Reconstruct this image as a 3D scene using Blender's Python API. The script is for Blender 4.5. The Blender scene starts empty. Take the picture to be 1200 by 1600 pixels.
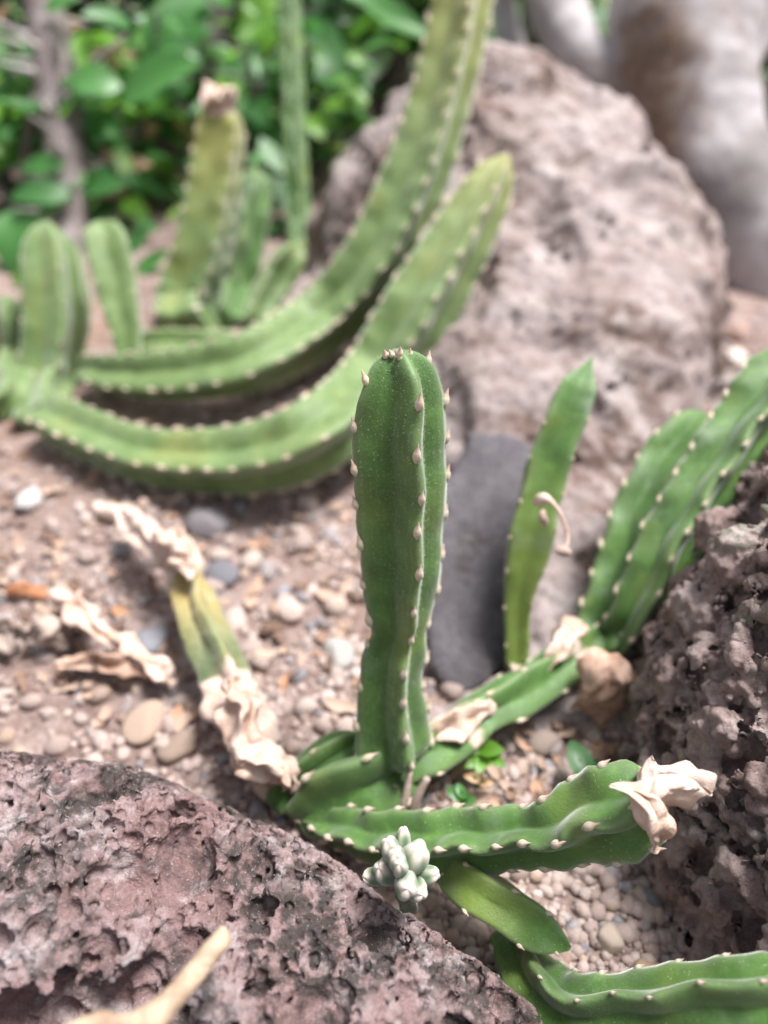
import bpy, bmesh, math, random
import numpy as np
from mathutils import Vector, Matrix

random.seed(7)
rng = np.random.default_rng(7)
S = bpy.context.scene
COL = S.collection

# ------------------------------------------------------------------ camera, sky, sun, exposure
F = 1170.0                      # focal length in pixels of a 1200 x 1600 frame
CAM_H = 0.20
PITCH = math.radians(40)
cam_d = bpy.data.cameras.new('camera')
cam = bpy.data.objects.new('camera', cam_d)
COL.objects.link(cam)
cam.location = (0, 0, CAM_H)
cam.rotation_euler = (math.radians(90) - PITCH, 0, 0)
cam_d.sensor_fit = 'VERTICAL'
cam_d.sensor_height = 36
cam_d.lens = 36 * F / 1600
cam_d.clip_start = 0.005
cam_d.clip_end = 300
cam_d.dof.use_dof = True
cam_d.dof.focus_distance = 0.159
cam_d.dof.aperture_fstop = 6.3
cam_d.dof.aperture_blades = 0
S.camera = cam

SUN_EL = math.radians(68)
SUN_AZ = math.radians(62)       # from +Y towards +X: behind and to the right of the plants
world = bpy.data.worlds.new('World')
S.world = world
world.use_nodes = True
wn = world.node_tree
for n in list(wn.nodes):
    wn.nodes.remove(n)
sky = wn.nodes.new('ShaderNodeTexSky')
sky.sky_type = 'NISHITA'
sky.sun_disc = False
sky.sun_elevation = SUN_EL
sky.sun_rotation = SUN_AZ
sky.dust_density = 4
sky.air_density = 1.0
sky.ozone_density = 0.6
hs = wn.nodes.new('ShaderNodeHueSaturation')     # overcast: greyer than a clear sky
hs.inputs['Saturation'].default_value = 0.36
bg = wn.nodes.new('ShaderNodeBackground')
bg.inputs['Strength'].default_value = 0.07
wo = wn.nodes.new('ShaderNodeOutputWorld')
wn.links.new(sky.outputs['Color'], hs.inputs['Color'])
wn.links.new(hs.outputs['Color'], bg.inputs['Color'])
wn.links.new(bg.outputs['Background'], wo.inputs['Surface'])

sun_d = bpy.data.lights.new('sun', 'SUN')
sun_d.energy = 3.3
sun_d.angle = math.radians(20)
sun_d.color = (1.0, 0.98, 0.955)
sun = bpy.data.objects.new('sun', sun_d)
COL.objects.link(sun)
sd = Vector((math.cos(SUN_EL) * math.sin(SUN_AZ), math.cos(SUN_EL) * math.cos(SUN_AZ), math.sin(SUN_EL)))
sun.rotation_euler = sd.to_track_quat('Z', 'Y').to_euler()
sun.location = sd * 3

S.view_settings.view_transform = 'Standard'
S.view_settings.look = 'None'
S.view_settings.gamma = 1
S.view_settings.exposure = 1.28

# ------------------------------------------------------------------ placing helpers
SP, CP = math.sin(PITCH), math.cos(PITCH)
CAMV = Vector((0, 0, CAM_H))


def at(px, py, k):
    """Point seen at (px, py): k >= 0.1 is a depth in metres, below that a height over the ground."""
    v = (800 - py) / F
    d = k if k >= 0.1 else (CAM_H - k) / (SP - v * CP)
    return Vector(((px - 600) / F * d, d * (CP + v * SP), CAM_H + d * (-SP + v * CP)))


def depth_of(p):
    return p.y * CP - (p.z - CAM_H) * SP


# ------------------------------------------------------------------ numpy noise
def _h(ix, iy, iz, seed):
    n = (ix.astype(np.int64) * 374761393 + iy.astype(np.int64) * 668265263 +
         iz.astype(np.int64) * 2147483647 + seed * 974711 + 1013904223) & 0xFFFFFFFF
    n = ((n ^ (n >> 13)) * 1274126177) & 0xFFFFFFFF
    n = ((n ^ (n >> 16)) * 2246822519) & 0xFFFFFFFF
    n = n ^ (n >> 15)
    return (n & 0xFFFFFF).astype(np.float64) / 0x1000000


def vnoise(P, cell, seed=0):
    Q = P / cell
    I = np.floor(Q).astype(np.int64)
    f = Q - I
    f = f * f * (3 - 2 * f)
    out = 0
    for dx in (0, 1):
        wx = f[:, 0] if dx else 1 - f[:, 0]
        for dy in (0, 1):
            wy = f[:, 1] if dy else 1 - f[:, 1]
            for dz in (0, 1):
                wz = f[:, 2] if dz else 1 - f[:, 2]
                out = out + wx * wy * wz * _h(I[:, 0] + dx, I[:, 1] + dy, I[:, 2] + dz, seed)
    return out * 2 - 1


def fbm(P, cell, octaves=4, seed=0, gain=0.5):
    a, t, s = 1.0, 0.0, 0.0
    for o in range(octaves):
        t = t + a * vnoise(P + 13.7 * o * cell, cell, seed + o * 17)
        s += a
        cell *= 0.5
        a *= gain
    return t / s


def pits(P, N, cell, rmin, rmax, prob, seed):
    """How far a vertex sinks along -N so that it lies on the far side of random bubbles."""
    I = np.floor(P / cell).astype(np.int64)
    best = np.zeros(len(P))
    for dx in (-1, 0, 1):
        for dy in (-1, 0, 1):
            for dz in (-1, 0, 1):
                J0, J1, J2 = I[:, 0] + dx, I[:, 1] + dy, I[:, 2] + dz
                ok = _h(J0, J1, J2, seed + 5) < prob
                idx = np.nonzero(ok)[0]
                if len(idx) == 0:
                    continue
                j0, j1, j2 = J0[idx], J1[idx], J2[idx]
                C = np.stack([(j0 + _h(j0, j1, j2, seed + 1)) * cell, (j1 + _h(j0, j1, j2, seed + 2)) * cell,
                              (j2 + _h(j0, j1, j2, seed + 3)) * cell], 1)
                r = rmin + (rmax - rmin) * _h(j0, j1, j2, seed + 4) ** 1.6
                c = C - P[idx]
                b = -(c * N[idx]).sum(1)
                disc = b * b - ((c * c).sum(1) - r * r)
                t = np.where(disc > 0, b + np.sqrt(np.maximum(disc, 0)), 0)
                t = np.clip(t, 0, 1.5 * r)
                best[idx] = np.maximum(best[idx], t)
    return best


def grid_normals(V, nu, nv):
    G = V.reshape(nu, nv, 3)
    du = np.gradient(G, axis=0)
    dv = np.gradient(G, axis=1)
    N = np.cross(du, dv).reshape(-1, 3)
    return N / np.maximum(np.linalg.norm(N, axis=1, keepdims=True), 1e-12)


# ------------------------------------------------------------------ object helpers
def link(name, me, mat=None, parent=None):
    o = bpy.data.objects.new(name, me)
    COL.objects.link(o)
    if mat is not None and me is not None and not me.materials:
        me.materials.append(mat)
    if parent is not None:
        o.parent = parent
    return o


def fast_mesh(name, V, Q, smooth=True):
    """V (n,3), Q (m,4) quads or (m,3) triangles as numpy arrays."""
    me = bpy.data.meshes.new(name)
    V = np.ascontiguousarray(V, dtype=np.float32)
    Q = np.ascontiguousarray(Q, dtype=np.int32)
    k = Q.shape[1]
    me.vertices.add(len(V))
    me.vertices.foreach_set('co', V.ravel())
    me.loops.add(Q.size)
    me.loops.foreach_set('vertex_index', Q.ravel())
    me.polygons.add(len(Q))
    me.polygons.foreach_set('loop_start', np.arange(0, Q.size, k, dtype=np.int32))
    me.polygons.foreach_set('use_smooth', np.full(len(Q), smooth, dtype=bool))
    me.update(calc_edges=True)
    return me


def grid_quads(nu, nv, wrap_v=False):
    i = np.arange(nu - 1)[:, None]
    j = np.arange(nv if wrap_v else nv - 1)[None, :]
    j1 = (j + 1) % nv
    a = i * nv + j
    b = i * nv + j1
    c = (i + 1) * nv + j1
    d = (i + 1) * nv + j
    return np.stack([a, b, c, d], -1).reshape(-1, 4)


def thing(name, label, cat, loc=(0, 0, 0), group=None):
    o = bpy.data.objects.new(name, None)
    COL.objects.link(o)
    o.location = loc
    o.empty_display_size = 0.01
    return tag(o, label, cat, group)


def tag(o, label, cat, group=None, kind=None):
    o['label'] = label
    o['category'] = cat
    if group:
        o['group'] = group
    if kind:
        o['kind'] = kind
    return o


# ------------------------------------------------------------------ materials
class NT:
    def __init__(self, name):
        self.m = bpy.data.materials.new(name)
        self.m.use_nodes = True
        self.t = self.m.node_tree
        self.b = self.t.nodes['Principled BSDF']
        self.co = self.t.nodes.new('ShaderNodeTexCoord')
        self.geo = None

    def n(self, typ, **kw):
        n = self.t.nodes.new(typ)
        for k, v in kw.items():
            setattr(n, k, v)
        return n

    def l(self, a, b):
        self.t.links.new(a, b)

    def noise(self, scale, detail=4, rough=0.55, vec='Object', dist=0.0):
        n = self.n('ShaderNodeTexNoise')
        n.inputs['Scale'].default_value = scale
        n.inputs['Detail'].default_value = detail
        n.inputs['Roughness'].default_value = rough
        n.inputs['Distortion'].default_value = dist
        self.l(self.co.outputs[vec], n.inputs['Vector'])
        return n.outputs['Fac']

    def ramp(self, fac, stops, interp='LINEAR'):
        r = self.n('ShaderNodeValToRGB')
        r.color_ramp.interpolation = interp
        el = r.color_ramp.elements
        while len(el) < len(stops):
            el.new(0.5)
        for e, (p, c) in zip(el, stops):
            e.position = p
            e.color = (*c, 1) if len(c) == 3 else c
        self.l(fac, r.inputs['Fac'])
        return r.outputs['Color']

    def mask(self, fac, lo, hi):
        r = self.n('ShaderNodeMapRange')
        r.interpolation_type = 'SMOOTHSTEP'
        r.inputs['From Min'].default_value = lo
        r.inputs['From Max'].default_value = hi
        self.l(fac, r.inputs['Value'])
        return r.outputs['Result']

    def mix(self, fac, a, b, mode='MIX'):
        m = self.n('ShaderNodeMix', data_type='RGBA', blend_type=mode)
        for sock, val in ((m.inputs[0], fac), (m.inputs[6], a), (m.inputs[7], b)):
            if isinstance(val, (int, float)):
                sock.default_value = val
            elif isinstance(val, tuple):
                sock.default_value = (*val, 1)
            else:
                self.l(val, sock)
        return m.outputs[2]

    def math(self, op, a, b=None, clamp=False):
        m = self.n('ShaderNodeMath', operation=op, use_clamp=clamp)
        for i, v in enumerate((a, b)):
            if v is None:
                continue
            if isinstance(v, (int, float)):
                m.inputs[i].default_value = v
            else:
                self.l(v, m.inputs[i])
        return m.outputs[0]

    def bump(self, h, strength, dist):
        b = self.n('ShaderNodeBump')
        b.inputs['Strength'].default_value = strength
        b.inputs['Distance'].default_value = dist
        self.l(h, b.inputs['Height'])
        self.l(b.outputs['Normal'], self.b.inputs['Normal'])

    def attr(self, name):
        a = self.n('ShaderNodeAttribute', attribute_name=name)
        s = self.n('ShaderNodeSeparateColor')
        self.l(a.outputs['Color'], s.inputs['Color'])
        return s.outputs

    def rand(self):
        return self.n('ShaderNodeObjectInfo').outputs['Random']

    def island(self):
        return self.n('ShaderNodeNewGeometry').outputs['Random Per Island']

    def done(self, color, rough=0.8, **kw):
        if isinstance(color, tuple):
            self.b.inputs['Base Color'].default_value = (*color, 1)
        else:
            self.l(color, self.b.inputs['Base Color'])
        if isinstance(rough, (int, float)):
            self.b.inputs['Roughness'].default_value = rough
        else:
            self.l(rough, self.b.inputs['Roughness'])
        for k, v in kw.items():
            self.b.inputs[k.replace('_', ' ')].default_value = v
        return self.m


def stem_material(name, dark, light, yellow, sheen=0.25):
    t = NT(name)
    s = t.attr('tint')                                  # R rib, G withered, B yellowed
    base = t.mix(t.mask(t.noise(90, 4), 0.3, 0.7), dark, light)
    base = t.mix(t.math('MULTIPLY', t.mask(t.noise(260, 3), 0.52, 0.75), 0.35), base, tuple(min(1, c * 1.7) for c in light))
    base = t.mix(t.math('MULTIPLY', s['Red'], 0.55), base, (0.20, 0.27, 0.13))
    base = t.mix(s['Blue'], base, t.mix(t.noise(120, 3), yellow, tuple(c * 1.25 for c in yellow)))
    base = t.mix(t.math('MULTIPLY', t.mask(t.noise(38, 3, 0.5), 0.52, 0.72), 0.35), base, yellow)
    # chalky bloom patches and scattered pale scurf
    bloom = t.math('MULTIPLY', t.mask(t.noise(55, 5, 0.6), 0.55, 0.8), 0.35)
    base = t.mix(bloom, base, (0.30, 0.36, 0.30))
    vo = t.n('ShaderNodeTexVoronoi')
    vo.inputs['Scale'].default_value = 900
    t.l(t.co.outputs['Object'], vo.inputs['Vector'])
    sp = t.math('MULTIPLY', t.math('LESS_THAN', vo.outputs['Distance'], 0.13), t.mask(t.noise(150, 2), 0.42, 0.62))
    base = t.mix(t.math('MULTIPLY', sp, 0.5), base, (0.50, 0.55, 0.45))
    fz = t.math('MULTIPLY', t.mask(t.noise(2600, 2, 0.7), 0.56, 0.74), t.mask(t.noise(70, 4, 0.6), 0.40, 0.65))
    base = t.mix(t.math('MULTIPLY', fz, 0.40), base, (0.36, 0.42, 0.33))
    dry = t.ramp(t.noise(130, 6, 0.65), [(0.25, (0.34, 0.22, 0.165)), (0.5, (0.58, 0.44, 0.37)), (0.75, (0.70, 0.58, 0.52))])
    edge = t.math('ADD', s['Green'], t.math('MULTIPLY', t.math('SUBTRACT', t.noise(160, 4), 0.5), 0.5))
    col = t.mix(t.mask(edge, 0.42, 0.55), base, dry)
    t.bump(t.noise(1700, 4, 0.65), 0.4, 0.0004)
    m = t.done(col, 0.52, Sheen_Weight=sheen, Sheen_Roughness=0.4)
    t.b.inputs['Subsurface Weight'].default_value = 0.12
    t.b.inputs['Subsurface Radius'].default_value = (0.5, 1.0, 0.3)
    t.b.inputs['Subsurface Scale'].default_value = 0.0015
    t.b.inputs['Specular IOR Level'].default_value = 0.35
    return m


M = {}
M['stem'] = stem_material('stem_green', (0.040, 0.098, 0.017), (0.076, 0.165, 0.034), (0.21, 0.25, 0.045), 0.4)
M['stem_old'] = stem_material('stem_failing', (0.075, 0.115, 0.05), (0.15, 0.185, 0.11), (0.31, 0.235, 0.085), 0.3)
M['stem_far'] = stem_material('stem_light_green', (0.095, 0.155, 0.045), (0.145, 0.215, 0.075), (0.25, 0.235, 0.055), 0.45)


def tooth_material():
    t = NT('tooth_cream')
    sep = t.n('ShaderNodeSeparateXYZ')
    t.l(t.co.outputs['Generated'], sep.inputs[0])
    base = t.ramp(sep.outputs['Z'], [(0.0, (0.10, 0.19, 0.06)), (0.16, (0.22, 0.27, 0.13)), (0.36, (0.50, 0.45, 0.32)), (0.6, (0.56, 0.45, 0.35)), (0.75, (0.46, 0.27, 0.20)), (1.0, (0.50, 0.36, 0.29))])
    col = t.mix(t.math('MULTIPLY', t.rand(), 0.35), base, (0.52, 0.36, 0.27))
    mot = t.mask(t.noise(3.5, 5, 0.7), 0.42, 0.62)
    col = t.mix(t.math('MULTIPLY', mot, 0.5), col, (0.60, 0.56, 0.45))
    col = t.mix(t.math('MULTIPLY', t.mask(t.noise(6, 4, 0.7), 0.58, 0.7), 0.6), col, (0.26, 0.14, 0.09))
    t.bump(t.noise(9, 4, 0.6), 0.5, 0.0004)
    return t.done(col, 0.75, Sheen_Weight=0.3)


M['tooth'] = tooth_material()


def withered_material(name, a, b, c):
    t = NT(name)
    f = t.noise(110, 6, 0.65, dist=0.6)
    col = t.ramp(f, [(0.28, a), (0.5, b), (0.72, c)])
    t.bump(t.noise(500, 5, 0.6, dist=1.5), 0.6, 0.0008)
    return t.done(col, 0.8)


M['withered'] = withered_material('withered_tissue', (0.33, 0.19, 0.13), (0.58, 0.43, 0.355), (0.72, 0.59, 0.53))
M['dry_leaf'] = withered_material('dry_leaf_tan', (0.24, 0.13, 0.085), (0.46, 0.30, 0.225), (0.62, 0.47, 0.40))
M['bark_chip'] = withered_material('bark_chip_rust', (0.16, 0.06, 0.03), (0.36, 0.15, 0.07), (0.42, 0.23, 0.13))
M['straw'] = withered_material('dry_straw', (0.22, 0.16, 0.13), (0.36, 0.28, 0.24), (0.48, 0.40, 0.34))
M['twig'] = withered_material('twig_cream', (0.22, 0.14, 0.095), (0.40, 0.29, 0.205), (0.52, 0.40, 0.30))


def rock_material(name, cols, crust, crust_amt, stain, stain_rng, fine=700, moss=None, moss_rng=(0.62, 0.75), sc=1.0):
    t = NT(name)
    f = t.noise(45 * sc, 6, 0.65)
    g = t.noise(260 * sc, 4, 0.6)
    h = t.math('ADD', t.math('MULTIPLY', f, 0.65), t.math('MULTIPLY', g, 0.35))
    k = len(cols)
    col = t.ramp(h, [(0.34 + 0.32 * i / (k - 1), c) for i, c in enumerate(cols)])
    cr = t.math('MULTIPLY', t.mask(t.noise(75 * sc, 7, 0.72), 0.52, 0.68), crust_amt)
    col = t.mix(cr, col, crust)
    st = t.math('MULTIPLY', t.mask(t.noise(28 * sc, 5, 0.62), *stain_rng), t.mask(t.noise(240 * sc, 4, 0.6), 0.36, 0.56))
    col = t.mix(t.math('MULTIPLY', st, 0.85), col, stain)
    if moss:
        mo = t.math('MULTIPLY', t.mask(t.noise(22 * sc, 4, 0.6, dist=0.3), *moss_rng), t.mask(t.noise(420 * sc, 3, 0.6), 0.4, 0.6))
        col = t.mix(mo, col, moss)
    gr = t.noise(2300 * sc, 3, 0.7)
    col = t.mix(t.math('MULTIPLY', t.mask(gr, 0.50, 0.66), 0.35), col, tuple(c * 0.35 for c in cols[0]))
    col = t.mix(t.math('MULTIPLY', t.mask(t.noise(1700 * sc, 2, 0.6), 0.62, 0.72), 0.5), col, (0.55, 0.50, 0.50))
    t.bump(t.noise(fine, 6, 0.75), 0.8, 0.0014)
    return t.done(col, 0.88)


M['rock_front'] = rock_material('volcanic_rock_mauve', [(0.14, 0.092, 0.09), (0.27, 0.165, 0.16), (0.36, 0.26, 0.26), (0.48, 0.42, 0.43)],
                                (0.58, 0.52, 0.515), 0.72, (0.020, 0.021, 0.017), (0.47, 0.58), 1300)
M['rock_right'] = rock_material('volcanic_rock_brown', [(0.11, 0.072, 0.060), (0.25, 0.17, 0.155), (0.38, 0.285, 0.27), (0.48, 0.40, 0.385)],
                                (0.58, 0.52, 0.49), 0.55, (0.032, 0.026, 0.021), (0.52, 0.66), 1000, moss=(0.19, 0.215, 0.15), moss_rng=(0.56, 0.68))
M['rock_rear'] = rock_material('weathered_rock_pink', [(0.16, 0.11, 0.095), (0.28, 0.215, 0.205), (0.37, 0.31, 0.305), (0.46, 0.40, 0.385)],
                               (0.58, 0.52, 0.485), 0.5, (0.13, 0.08, 0.06), (0.49, 0.60), 500, sc=0.5)
M['slate'] = rock_material('slate_grey', [(0.062, 0.054, 0.062), (0.095, 0.085, 0.098), (0.125, 0.112, 0.126), (0.18, 0.162, 0.172)],
                           (0.24, 0.22, 0.225), 0.35, (0.055, 0.045, 0.045), (0.52, 0.66), 600)


def ground_material():
    t = NT('dry_soil')
    f = t.noise(60, 7, 0.68)
    g = t.noise(420, 4, 0.65)
    h = t.math('ADD', t.math('MULTIPLY', f, 0.55), t.math('MULTIPLY', g, 0.45))
    col = t.ramp(h, [(0.33, (0.105, 0.066, 0.054)), (0.47, (0.24, 0.165, 0.145)), (0.58, (0.36, 0.275, 0.25)), (0.7, (0.47, 0.385, 0.355))])
    col = t.mix(t.mask(t.noise(9, 3), 0.5, 0.7), col, t.mix(0.5, col, (0.30, 0.18, 0.12)))
    t.bump(t.noise(700, 6, 0.7), 0.8, 0.002)
    return t.done(col, 0.92)


M['ground'] = ground_material()


def pebble_material(name, src):
    t = NT(name)
    r = t.rand() if src == 'object' else t.island()
    col = t.ramp(r, [(0.0, (0.15, 0.15, 0.17)), (0.10, (0.25, 0.24, 0.26)), (0.18, (0.30, 0.225, 0.20)), (0.40, (0.42, 0.325, 0.295)),
                     (0.58, (0.25, 0.18, 0.16)), (0.78, (0.50, 0.41, 0.38)), (0.92, (0.33, 0.23, 0.17)), (1.0, (0.17, 0.125, 0.115))])
    n = t.noise(380, 5, 0.65)
    col = t.mix(t.math('MULTIPLY', t.mask(n, 0.35, 0.7), 0.45), col, t.mix(0.5, col, (0.6, 0.52, 0.48)))
    t.bump(t.noise(900, 4, 0.6), 0.4, 0.0008)
    return t.done(col, 0.82)


M['pebble'] = pebble_material('pebble_mixed', 'object')
M['gravel'] = pebble_material('gravel_mixed', 'island')


def leaf_material(name, dark, light, trans=0.35):
    t = NT(name)
    r = t.rand()
    col = t.mix(r, dark, light)
    col = t.mix(t.math('MULTIPLY', t.noise(60, 4), 0.35), col, tuple(c * 0.6 for c in dark))
    m = t.done(col, 0.42)
    tr = t.n('ShaderNodeBsdfTranslucent')
    t.l(t.mix(0.5, col, tuple(min(1, c * 1.6) for c in light)), tr.inputs['Color'])
    mx = t.n('ShaderNodeMixShader')
    mx.inputs[0].default_value = trans
    out = t.t.nodes['Material Output']
    t.l(t.b.outputs[0], mx.inputs[1])
    t.l(tr.outputs[0], mx.inputs[2])
    t.l(mx.outputs[0], out.inputs['Surface'])
    return m


M['leaf'] = leaf_material('leaf_green', (0.045, 0.165, 0.038), (0.095, 0.28, 0.065), 0.4)
M['leaf_lime'] = leaf_material('leaf_lime', (0.10, 0.27, 0.025), (0.20, 0.42, 0.05), 0.45)
M['leaf_deep'] = leaf_material('leaf_deep', (0.022, 0.075, 0.024), (0.055, 0.16, 0.045), 0.3)
M['leaf_pale'] = leaf_material('leaf_pale', (0.28, 0.36, 0.26), (0.42, 0.48, 0.38), 0.3)
M['leaf_dry'] = leaf_material('leaf_withered', (0.38, 0.22, 0.12), (0.58, 0.40, 0.25), 0.2)


def bark_material(name, cols, sc, shaded_bark=None):
    t = NT(name)
    f = t.noise(35 * sc, 7, 0.66, dist=0.4)
    col = t.ramp(f, [(0.3 + 0.4 * i / (len(cols) - 1), c) for i, c in enumerate(cols)])
    blot = t.mask(t.noise(12 * sc, 3, 0.5), 0.52, 0.68)
    col = t.mix(t.math('MULTIPLY', blot, 0.75), col, tuple(c * 0.42 for c in cols[1]))
    if shaded_bark:  # rough brown bark, with the trunk's shaded left side painted in as well
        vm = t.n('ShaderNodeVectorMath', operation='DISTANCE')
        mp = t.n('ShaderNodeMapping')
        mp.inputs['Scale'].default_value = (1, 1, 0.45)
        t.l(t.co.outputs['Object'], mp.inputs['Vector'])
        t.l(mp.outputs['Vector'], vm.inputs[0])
        vm.inputs[1].default_value = tuple(a * b for a, b in zip(shaded_bark, (1, 1, 0.45)))
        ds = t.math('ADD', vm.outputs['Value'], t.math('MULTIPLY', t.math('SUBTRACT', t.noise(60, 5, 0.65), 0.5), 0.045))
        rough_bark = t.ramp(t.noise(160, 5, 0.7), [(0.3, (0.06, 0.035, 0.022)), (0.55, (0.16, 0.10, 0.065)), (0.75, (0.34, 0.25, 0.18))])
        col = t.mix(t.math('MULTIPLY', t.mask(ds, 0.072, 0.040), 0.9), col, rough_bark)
    t.bump(t.noise(220 * sc, 5, 0.65), 0.5, 0.0015)
    return t.done(col, 0.8)


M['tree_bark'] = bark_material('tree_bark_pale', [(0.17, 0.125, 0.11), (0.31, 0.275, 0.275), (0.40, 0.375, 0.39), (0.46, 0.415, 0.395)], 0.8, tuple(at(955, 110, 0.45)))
M['thorny_bark'] = bark_material('thorny_bark_grey', [(0.10, 0.075, 0.07), (0.19, 0.155, 0.15), (0.34, 0.30, 0.30)], 2)
t_ = NT('thorn_grey')
M['thorn'] = t_.done(t_.mix(t_.noise(300), (0.36, 0.32, 0.32), (0.52, 0.47, 0.46)), 0.6)
t_ = NT('bud_pale_green')
_s = t_.n('ShaderNodeSeparateXYZ')
t_.l(t_.co.outputs['Generated'], _s.inputs[0])
_r = t_.attr('tint')['Red']
_c = t_.mix(t_.noise(300, 3), (0.055, 0.13, 0.045), (0.10, 0.19, 0.085))
_c = t_.mix(t_.math('MULTIPLY', _r, 0.75), _c, (0.42, 0.43, 0.35))
_c = t_.mix(t_.mask(t_.math('ADD', _s.outputs['Z'], t_.math('MULTIPLY', t_.math('SUBTRACT', t_.noise(500, 3), 0.5), 0.35)), 0.80, 0.98), _c, (0.60, 0.51, 0.45))
t_.bump(t_.noise(1500, 4), 0.4, 0.0005)
M['bud'] = t_.done(_c, 0.6, Sheen_Weight=0.35)

# ------------------------------------------------------------------ terrain functions


def ground_z(x, y):
    P = np.stack([np.atleast_1d(x), np.atleast_1d(y), np.zeros_like(np.atleast_1d(x))], 1).astype(float)
    return fbm(P, 0.05, 4, 3) * 0.0045 + fbm(P, 0.008, 3, 9) * 0.0012


def gz(x, y):
    return float(ground_z(np.array([x]), np.array([y]))[0])


def poly_dist(X, Y, poly):
    """Signed distance to a closed polygon, positive inside."""
    best = np.full(X.shape, 1e9)
    inside = np.zeros(X.shape, bool)
    n = len(poly)
    for i in range(n):
        (x0, y0), (x1, y1) = poly[i], poly[(i + 1) % n]
        ex, ey = x1 - x0, y1 - y0
        t = np.clip(((X - x0) * ex + (Y - y0) * ey) / (ex * ex + ey * ey), 0, 1)
        best = np.minimum(best, np.hypot(X - x0 - t * ex, Y - y0 - t * ey))
        c = ((y0 > Y) != (y1 > Y)) & (X < ex * (Y - y0) / (ey if ey else 1e-12) + x0)
        inside ^= c
    return np.where(inside, best, -best)


FRONT_POLY = [(-0.20, 0.118), (-0.092, 0.112), (-0.061, 0.109), (-0.038, 0.099), (-0.018, 0.091), (0.004, 0.075), (0.024, 0.064), (0.040, 0.051),
              (0.050, 0.025), (0.052, -0.06), (-0.26, -0.06)]
RIGHT_POLY = [(0.078, 0.062), (0.069, 0.088), (0.068, 0.111), (0.074, 0.136), (0.086, 0.163), (0.106, 0.194), (0.16, 0.215), (0.30, 0.22), (0.32, 0.0), (0.10, 0.0)]


def front_h(X, Y):
    d = poly_dist(X, Y, FRONT_POLY)
    top = 0.046 - 0.22 * np.clip(X + 0.03, 0, 1) + 0.06 * np.clip(-X - 0.03, 0, 0.12)
    u = np.clip(d / 0.022, 0, 1)
    return np.where(d > 0, top * (1 - (1 - u) ** 2) ** 0.5, np.maximum(-0.012, d * 4))


def right_h(X, Y):
    d = poly_dist(X, Y, RIGHT_POLY)
    u = np.clip(d / 0.075, 0, 1)
    return np.where(d > 0, 0.125 * (1 - (1 - u) ** 2) ** 0.55, np.maximum(-0.012, d * 4))


def rear_h(X, Y):
    A = 0.126 * np.clip((Y - 0.158) / 0.34, 0, 1) ** 0.85
    A = np.where(Y > 0.5, 0.126 * np.sqrt(np.clip(1 - ((Y - 0.5) / 0.17) ** 2, 0, 1)), A)
    xl = np.interp(Y, [0.15, 0.255, 0.40, 0.5, 0.7], [0.016, 0.018, -0.015, -0.058, -0.03])
    xr = np.interp(Y, [0.15, 0.17, 0.218, 0.30, 0.41, 0.5, 0.7], [0.06, 0.075, 0.105, 0.15, 0.196, 0.20, 0.16])
    u = (X - (xl + xr) / 2) / ((xr - xl) / 2)
    p = np.where(np.abs(u) < 1, np.clip(1 - np.abs(u) ** 2.2, 0, 1) ** 0.62, 0)
    return A * p - 0.004


# ------------------------------------------------------------------ ground
def axis(lo, hi, step, far):
    core = np.arange(lo, hi + step / 2, step)
    out = hi + np.cumsum(step * 1.35 ** np.arange(1, 60))
    out = out[out < far]
    inn = lo - np.cumsum(step * 1.35 ** np.arange(1, 60))
    inn = inn[inn > -far]
    return np.concatenate([inn[::-1], core, out])


gx = axis(-0.34, 0.34, 0.0016, 120)
gy = axis(-0.02, 0.75, 0.0016, 120)
GX, GY = np.meshgrid(gx, gy, indexing='ij')
Z = ground_z(GX.ravel(), GY.ravel())
V = np.stack([GX.ravel(), GY.ravel(), Z], 1)
ground = link('ground', fast_mesh('ground', V, grid_quads(len(gx), len(gy))[:, ::1]), M['ground'])
ground['kind'] = 'structure'
ground['label'] = 'dry pinkish brown soil strewn with gravel'


# ------------------------------------------------------------------ boulders
def height_rock(name, label, hfun, x0, x1, y0, y1, step, mat, lump, pit_list, extra=(), grain=0.0004, stepy=None):
    xs = np.arange(x0, x1, step)
    ys = np.arange(y0, y1, stepy or step)
    X, Y = np.meshgrid(xs, ys, indexing='ij')
    z = hfun(X.ravel(), Y.ravel())
    V = np.stack([X.ravel(), Y.ravel(), z], 1)
    nu, nv = len(xs), len(ys)
    N = grid_normals(V, nu, nv)
    for amp, cell, octv, sd_ in lump:
        V = V + N * (amp * fbm(V, cell, octv, sd_))[:, None]
    N = grid_normals(V, nu, nv)
    for (cx, cy, cz, r) in extra:
        c = np.array([cx, cy, cz]) - V
        b = -(c * N).sum(1)
        disc = b * b - ((c * c).sum(1) - r * r)
        t = np.where(disc > 0, b + np.sqrt(np.maximum(disc, 0)), 0)
        V = V - N * np.clip(t, 0, 1.6 * r)[:, None]
    for cell, r0, r1, prob, sd_ in pit_list:
        W = V + np.stack([vnoise(V, cell * 0.6, sd_ + 61), vnoise(V, cell * 0.6, sd_ + 62), vnoise(V, cell * 0.6, sd_ + 63)], 1) * cell * 0.16
        V = V - N * pits(W, N, cell, r0, r1, prob, sd_)[:, None]
    V = V + N * (grain * fbm(V, 0.0022, 3, 88))[:, None]
    # hidden outer rim dives under the soil so that the rock is closed against the ground
    rim = np.zeros((nu, nv), bool)
    rim[0], rim[-1], rim[:, 0], rim[:, -1] = True, True, True, True
    V[rim.ravel(), 2] = np.minimum(V[rim.ravel(), 2], -0.02)
    o = link(name, fast_mesh(name, V, grid_quads(nu, nv)), mat)
    return tag(o, label, 'rock')


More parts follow.
